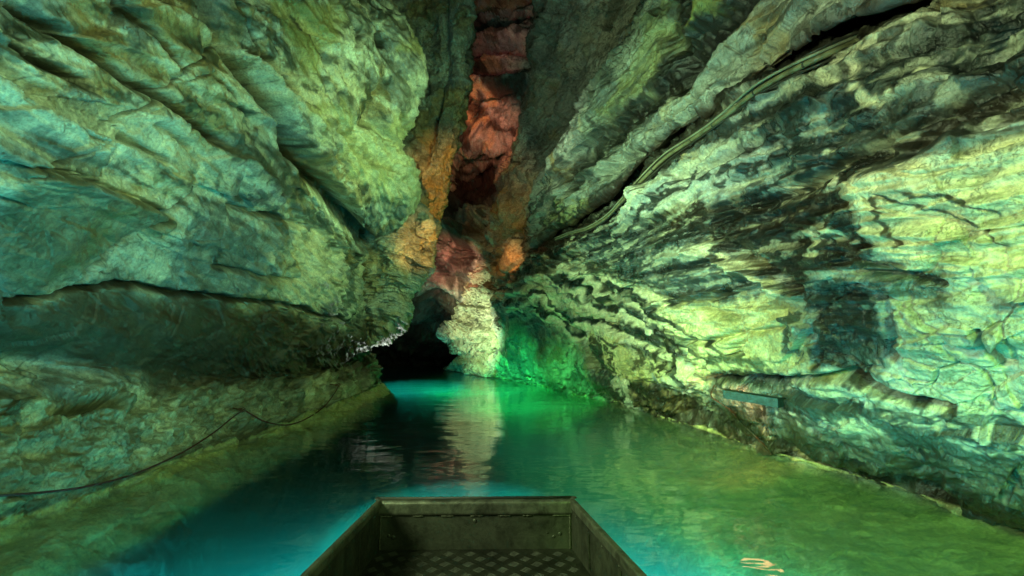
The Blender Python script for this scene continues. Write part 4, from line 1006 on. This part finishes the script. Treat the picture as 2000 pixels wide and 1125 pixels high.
# rolled gunwales: rounded tube with a flat outer side
def round_prof(w, hgt, r=0.022, seg=5):
    out = []
    for cx, cz, a0 in ((w - r, -r, 90), (w - r, -hgt + r, 0), (r * .4, -hgt + r * .4, -90), (r, -r, 180)):
        rr = r if cx != r * .4 else r * .4
        for k in range(seg + 1):
            a = math.radians(a0 - 90 * k / seg); out.append((cx + rr * math.cos(a), cz + rr * math.sin(a)))
    return out
gp = round_prof(0.045, ZT - ZR)
MB().sweep([(L_[0][0] - 0.004, L_[0][1] + .006, ZT), (R_[0][0] + .004, R_[0][1] + .006, ZT)], prof=gp).build('gunwale', RIM, boat, smooth=False)
gs = round_prof(0.034, 0.05, 0.012)
MB().sweep([(x, y, ZT + .003) for x, y in [(L_[0][0] - .004, L_[0][1] + .004)] + L_[1:]][::-1], prof=gs).build('gunwale', RIM, boat)
MB().sweep([(x, y, ZT + .003) for x, y in [(R_[0][0] + .004, R_[0][1] + .004)] + R_[1:]], prof=gs).build('gunwale', RIM, boat)
MB().sweep([(L_[0][0] + .015, L_[0][1] - .004, ZT + .004), (R_[0][0] - .012, R_[0][1] - .004, ZT + .004)], r=0.008, seg=8).build('rubber_trim', RUBBER, boat, smooth=True)
for (x, y) in (L_[0], R_[0]):
    MB().dome((x, y - .004, ZT + .002), 0.02, flat=.4, seg=14).build('corner_cap', RUBBER, boat, smooth=True)
# weld beads under the bow roll and down the corners
rnd = np.random.RandomState(3)
def bead(p, q, r=0.0045):
    n = 22; p = Vector(p); q = Vector(q)
    return MB().sweep([p.lerp(q, k / n) + Vector(rnd.normal(0, .0006, 3)) for k in range(n + 1)], radii=[r * (0.7 + .6 * (k % 2)) for k in range(n + 1)], seg=7, up=(0.1, 0.3, 1))
yb = L_[0][1] - 0.024
for xa, xb in ((-.735, -.675), (-.56, -.50), (-.40, -.33), (-.235, -.165), (-.08, -.01), (.06, .11), (.23, .325)):
    bead((xa, yb + (xa + .76) * .018, ZR - .001), (xb, yb + (xb + .76) * .018, ZR)).build('weld_bead', WELD, boat, smooth=True)
bead((L_[0][0] + .026, L_[0][1] - .028, ZD), (L_[0][0] + .026, L_[0][1] - .028, ZT - .05), .003).build('weld_bead', WELD, boat, smooth=True)
bead((R_[0][0] - .026, R_[0][1] - .028, ZD), (R_[0][0] - .026, R_[0][1] - .028, ZT - .05), .004).build('weld_bead', WELD, boat, smooth=True)
for x, z, r in ((-.69, .26, .010), (-.665, .25, .014), (-.21, .335, .012), (.27, .265, .010), (.235, .25, .008), (.20, .27, .006)):
    MB().dome((x, yb + .003 + (x + .76) * .018, z), r, (0, -1, 0), .35, 12).build('rivet', ALU, boat, smooth=True)
for sgn, pts in ((1, L_), (-1, R_)):
    for t in (0.12, 0.33, 0.54, 0.75):
        x = pts[0][0] + (pts[1][0] - pts[0][0]) * t; y = pts[0][1] + (pts[1][1] - pts[0][1]) * t
        MB().dome((x + sgn * .0215, y, .385), .007, (sgn, 0, 0), .5, 10).build('rivet', ALU, boat, smooth=True)
        if t in (0.33, 0.75): MB().box((x + sgn * .021, y, .29), .004, .05, .17).build('stiffener', ALU, boat)
# tread plate deck
def xin(pts, y):
    p = sorted(pts, key=lambda t: t[1]); return float(np.interp(y, [q[1] for q in p], [q[0] for q in p]))
dk = MB(); poly = [(x + .018, y - (0.018 if k == 0 else 0)) for k, (x, y) in enumerate(L_)] + [(x - .018, y - (0.018 if k == 3 else 0)) for k, (x, y) in enumerate(R_[::-1])]
dk.prism([(x, y, ZD - .012) for x, y in poly], [(x, y, ZD) for x, y in poly])
cell = 0.060
for j in range(int(2.2 / cell)):
    for i in range(int(1.7 / cell)):
        cx = -0.86 + (i + .5) * cell; cy = 2.69 - (j + .5) * cell
        if cx < xin(L_, cy) + .045 or cx > xin(R_, cy) - .045: continue
        a = math.radians(38 if (i + j) % 2 else -38 + 180)
        u = (math.cos(a), math.sin(a)); v = (-u[1], u[0])
        for k in (-1.5, -.5, .5, 1.5):
            ox = cx + v[0] * k * .0125; oy = cy + v[1] * k * .0125; l = .026; w = .0026
            pt = lambda s_, t_, z: (ox + u[0] * s_ * l + v[0] * t_ * w, oy + u[1] * s_ * l + v[1] * t_ * w, z)
            dk.add([pt(-1, 0, ZD), pt(-.6, -1, ZD), pt(.6, -1, ZD), pt(1, 0, ZD), pt(.6, 1, ZD), pt(-.6, 1, ZD), pt(-.6, 0, ZD + .0026), pt(.6, 0, ZD + .0026)],
                   [(0, 1, 6), (1, 2, 7, 6), (2, 3, 7), (3, 4, 7), (4, 5, 6, 7), (5, 0, 6)])
dk.build('deck', DECK, boat)

# ================================================================== conduit and cables in the crevice
PATH = [(1085, 468, 12.2), (1110, 458, 11.2), (1150, 446, 9.9), (1186, 424, 8.8), (1215, 394, 7.8), (1256, 350, 6.8), (1300, 308, 6.0), (1345, 277, 5.35), (1390, 246, 4.85), (1432, 214, 4.45), (1478, 178, 4.05), (1532, 146, 3.65), (1600, 113, 3.25), (1700, 72, 3.1), (1800, 38, 3.0), (1920, -2, 2.9), (2060, -52, 2.8), (2220, -112, 2.7)]
PVC = metal('conduit_plastic', (0.24, 0.24, 0.13), 0.4, 0.0, (0.05, 0.045, 0.02), 6.0, 0.75, 0.003)
CAB = metal('cable_sheath', (0.30, 0.32, 0.22), 0.5, 0.0, (0.06, 0.06, 0.04), 6.0, 0.6); CABD = metal('dark_cable_sheath', (0.03, 0.03, 0.025), 0.45, 0.0)
yy = np.array([min(t[2], (surf([R1, R3], t[0], t[1], 4) or 99) - 0.06) if t[0] < 1650 else t[2] for t in PATH])
yy = np.minimum(yy, np.convolve(np.pad(yy, 1, 'edge'), [.25, .5, .25], 'valid') + .02)
base = spline([P(t[0], t[1], y) for t, y in zip(PATH, yy)], 220)
pipe = tag(MB().sweep(base, r=0.024, seg=14).build('conduit_pipe', PVC, smooth=True), 'thick pale green plastic conduit running along the crevice in the right wall', 'pipe')
for i in (70, 92, 104, 128, 150):
    c0 = Vector(base[i]); t = (Vector(base[i + 1]) - Vector(base[i - 1])).normalized()
    MB().sweep([c0 - t * .008, c0 + t * .008], r=0.028, seg=14).build('cable_tie', CABD, pipe, smooth=False)
for i in (58, 116, 165):
    c0 = Vector(base[i]); t = (Vector(base[i + 1]) - Vector(base[i - 1])).normalized()
    MB().sweep([c0 - t * .05, c0 - t * .045, c0 + t * .045, c0 + t * .05], radii=[.024, .029, .029, .024], seg=14).build('coupling', PVC, pipe, smooth=True)
def cable(dz, dx, r, mat, label, a=0, b=220, wob=0.006, off=0):
    pts = [base[i] + np.array([dx + wob * math.sin(i * .13 + off), 0, dz + wob * math.sin(i * .09 + off * 2)]) for i in range(a, b)]
    return tag(MB().sweep(pts, r=r, seg=9).build('cable', mat, smooth=True), label, 'cable')
cable(.036, -.026, .012, CAB, 'thin pale cable strapped along the upper side of the thick conduit', 0, 220, .007, 1)
cable(.052, -.008, .009, CABD, 'thin black cable lying highest in the bundle above the conduit', 20, 220, .010, 3)
cable(-.040, .004, .010, CABD, 'thin black cable hanging just under the thick conduit', 0, 200, .012, 5)

# ================================================================== metal lamp hood on the right wall, its cable
A = Vector(P(1412, 762, 4.80)); B = Vector(P(1518, 779, 4.42)); ax = (B - A); Ln = ax.length; axn = ax.normalized()
up_ = Vector((0, 0, 1)); dep = axn.cross(up_).normalized()
if dep.x < 0: dep = -dep
STEEL = metal('galvanised_steel', (0.05, 0.11, 0.13), 0.5, 0.5, (0.015, 0.03, 0.03), 14, 0.9)
hood = tag(empty('wall_lamp', tuple((A + B) / 2 + Vector((0, 0, -.05)))), 'long grey metal lamp hood over a warm light, low on the right wall', 'lamp')
def hb(name, s0, s1, d0, d1, z0, z1, mat, bev=0.003):
    mb = MB(); q = lambda s_, d_, z_: A + axn * (s_ * Ln) + dep * d_ + Vector((0, 0, z_))
    mb.add([q(s0, d0, z0), q(s1, d0, z0), q(s1, d1, z0), q(s0, d1, z0), q(s0, d0, z1), q(s1, d0, z1), q(s1, d1, z1), q(s0, d1, z1)],
           [(3, 2, 1, 0), (4, 5, 6, 7), (0, 1, 5, 4), (1, 2, 6, 5), (2, 3, 7, 6), (3, 0, 4, 7)])
    return mb.build(name, mat, hood, bevel=bev)
hb('front_plate', 0.012, 0.988, 0, .006, -.082, .0, STEEL, .001)
hb('top_plate', 0.012, .988, .006, .16, -.007, -.001, STEEL, .001)
hb('end_cap', -.005, .012, -.003, .16, -.085, .004, STEEL, .001)
hb('end_cap', .988, 1.005, -.003, .16, -.085, .004, STEEL, .001)
hb('bracket', .90, .96, .13, .30, -.03, -.012, STEEL)
hb('bracket', .10, .16, .13, .30, -.03, -.012, STEEL)
for t_ in (.06, .5, .94):
    pb = A + axn * (t_ * Ln) + Vector((0, 0, -.014)); MB().dome(pb - dep * .0005, .007, tuple(-dep), .6, 8).build('bolt', WELD, hood, smooth=True)
wm, nt = newmat('warm_lamp'); em = N(nt, 'ShaderNodeEmission'); em.inputs[0].default_value = (1.0, 0.42, 0.20, 1); em.inputs[1].default_value = 9.0
oo = N(nt, 'ShaderNodeOutputMaterial'); nt.links.new(em.outputs[0], oo.inputs[0])
hb('lamp_tube', .10, .82, .03, .10, -.081, -.050, wm, .008)
lq = A + axn * (.38 * Ln) + dep * .06 + Vector((0, 0, -.09))
lamp('SPOT', 'wall_lamp_light', lq, 120, (1.0, 0.42, 0.14), P(1432, 812, 5.2), 84, 1.0, 0.0)
lc = [(1395, 752), (1390, 775), (1425, 800), (1452, 830), (1478, 855), (1497, 874), (1506, 888)]
ys_ = [surf([R1], *p) or 5.0 for p in lc]
pts = [P(a, b, y - .03) for (a, b), y in zip(lc, ys_)]
tag(MB().sweep(spline(pts, 60), r=0.008, seg=8).build('cable', metal('brown_cable', (0.05, 0.03, 0.015), 0.5, 0.0), smooth=True), 'thin brown cable running down the rock from the metal lamp hood into the water', 'cable')

# ================================================================== guide rope along the left ledge
ROPE = metal('red_rope', (0.12, 0.025, 0.025), 0.8, 0.0, (0.03, 0.015, 0.01), 30, 0.5)
r1 = [(-140, 966), (-60, 970), (0, 968), (80, 962), (160, 952), (240, 933), (310, 906), (370, 876), (420, 843), (455, 815), (476, 800)]
r2 = [(476, 800), (492, 810), (520, 824), (560, 830), (598, 818), (632, 795), (652, 770), (662, 752)]
def on_left(p, gap):
    y = surf([L1], *p) if p[0] > 3 else None
    return y
def ropepath(r, gap):
    ys = []; 
    for p in r: ys.append(on_left(p, gap))
    known = [(i, y) for i, y in enumerate(ys) if y]; xi = [k[0] for k in known]
    ya = [3.05, 3.2] if r is r1 else []
    out = []
    for i, p in enumerate(r):
        y = ys[i] if ys[i] else (2.9 + 0.22 * i)
        out.append([p[0], p[1], y - gap])
    yy = np.array([o[2] for o in out]); k = np.convolve(np.pad(yy, 1, 'edge'), [.25, .5, .25], 'valid'); yy = np.minimum(yy, k)
    return [P(o[0], o[1], y) for o, y in zip(out, yy)]
rp1 = ropepath(r1, .05); rp2 = ropepath(r2, .11)
j = Vector(rp1[-1]); rp2[0] = tuple(j)
def rope(pts, label, r):
    pts = spline(pts, 160)
    return tag(MB().sweep(pts, r=r, seg=8).build('rope', ROPE, smooth=True), label, 'rope')
rope(rp1, 'long dark red guide rope sagging along the pale ledge on the left', .009)
rope(rp2, 'short dark rope hanging in a low loop between the two eye bolts', .010)
IRON = metal('rusty_iron', (0.16, 0.07, 0.04), 0.6, 0.5)
def eyebolt(p, s, label):
    e = tag(empty('eye_bolt', p), label, 'eye bolt', 'eye bolts holding the ropes on the left ledge')
    n = 18; ringp = [(p[0] + s * .3 * math.cos(a), p[1] - .01, p[2] + s * .3 * math.sin(a)) for a in [2 * math.pi * k / n for k in range(n + 1)]]
    MB().sweep(ringp, r=s * .08, seg=8, up=(0, 1, 0.01), caps=False).build('ring', IRON, e, smooth=True)
    MB().sweep([(p[0] - s * .3, p[1], p[2]), (p[0] - s * 2.2, p[1] + s * .8, p[2] + .01)], r=s * .1, seg=10).build('shaft', IRON, e, smooth=True)
    MB().sweep([(p[0] - s * .62, p[1] + .01, p[2]), (p[0] - s * .75, p[1] + .02, p[2])], r=s * .28, seg=6).build('nut', IRON, e)
eyebolt(tuple(j), .09, 'rusty eye bolt in the ledge where the two red ropes meet')
eyebolt(rp2[-1], .10, 'rusty eye bolt at the far end of the hanging rope, near the water')

# ================================================================== boulders jammed in the crevice
def boulder(px, py, Y, rad, squash, seed, label, albedo):
    n = 40; th = np.linspace(0.001, math.pi - .001, n); ph_ = np.linspace(0, 2 * math.pi, 2 * n + 1)
    T, Pp = np.meshgrid(th, ph_, indexing='ij')
    d = np.stack([np.sin(T) * np.cos(Pp), np.sin(T) * np.sin(Pp), np.cos(T)], -1)
    rs = np.random.RandomState(seed); r = np.full(T.shape, 1.0)
    for k in range(13):                              # chipped flat faces
        nrm = rs.normal(size=3); nrm /= np.linalg.norm(nrm); r = np.minimum(r, rs.uniform(.62, .9) / np.maximum(d @ nrm, 1e-3))
    r = r + 0.05 * fbm((d * 3).reshape(-1, 3), 4, .6, seed).reshape(T.shape)
    G = (d * r[..., None] * rad * np.array(squash)).astype(np.float32)
    a = math.radians(35); G = G @ np.array([[math.cos(a), 0, math.sin(a)], [0, 1, 0], [-math.sin(a), 0, math.cos(a)]], np.float32)
    c_, w_ = base_albedo(G.reshape(-1, 3), .8, seed, cream=.2, ochre=.3, blue=0, dark=.1); c_ = c_ * albedo
    o = mesh_grid('boulder', G.astype(np.float32), ROCK_FAR, np.column_stack([np.clip(c_, .01, .8), w_])); o.location = P(px, py, Y)
    return tag(o, label, 'boulder', 'boulders jammed in the crevice')
boulder(1006, 502, 15.6, .62, (1.1, 1, .95), 2, 'angular boulder glowing orange, the brightest one wedged at the low end of the crevice', 1.3)
boulder(1002, 474, 15.8, .38, (1.3, 1, .7), 5, 'small orange-lit rock resting above the bright orange boulder', 1.0)
boulder(990, 528, 16.0, .42, (1.0, 1, .9), 8, 'dull reddish rock tucked under the bright orange boulder', .5)
boulder(1034, 478, 15.4, .36, (1.2, 1, .7), 11, 'dark brown rock right of the orange boulders, where the cables disappear', .3)
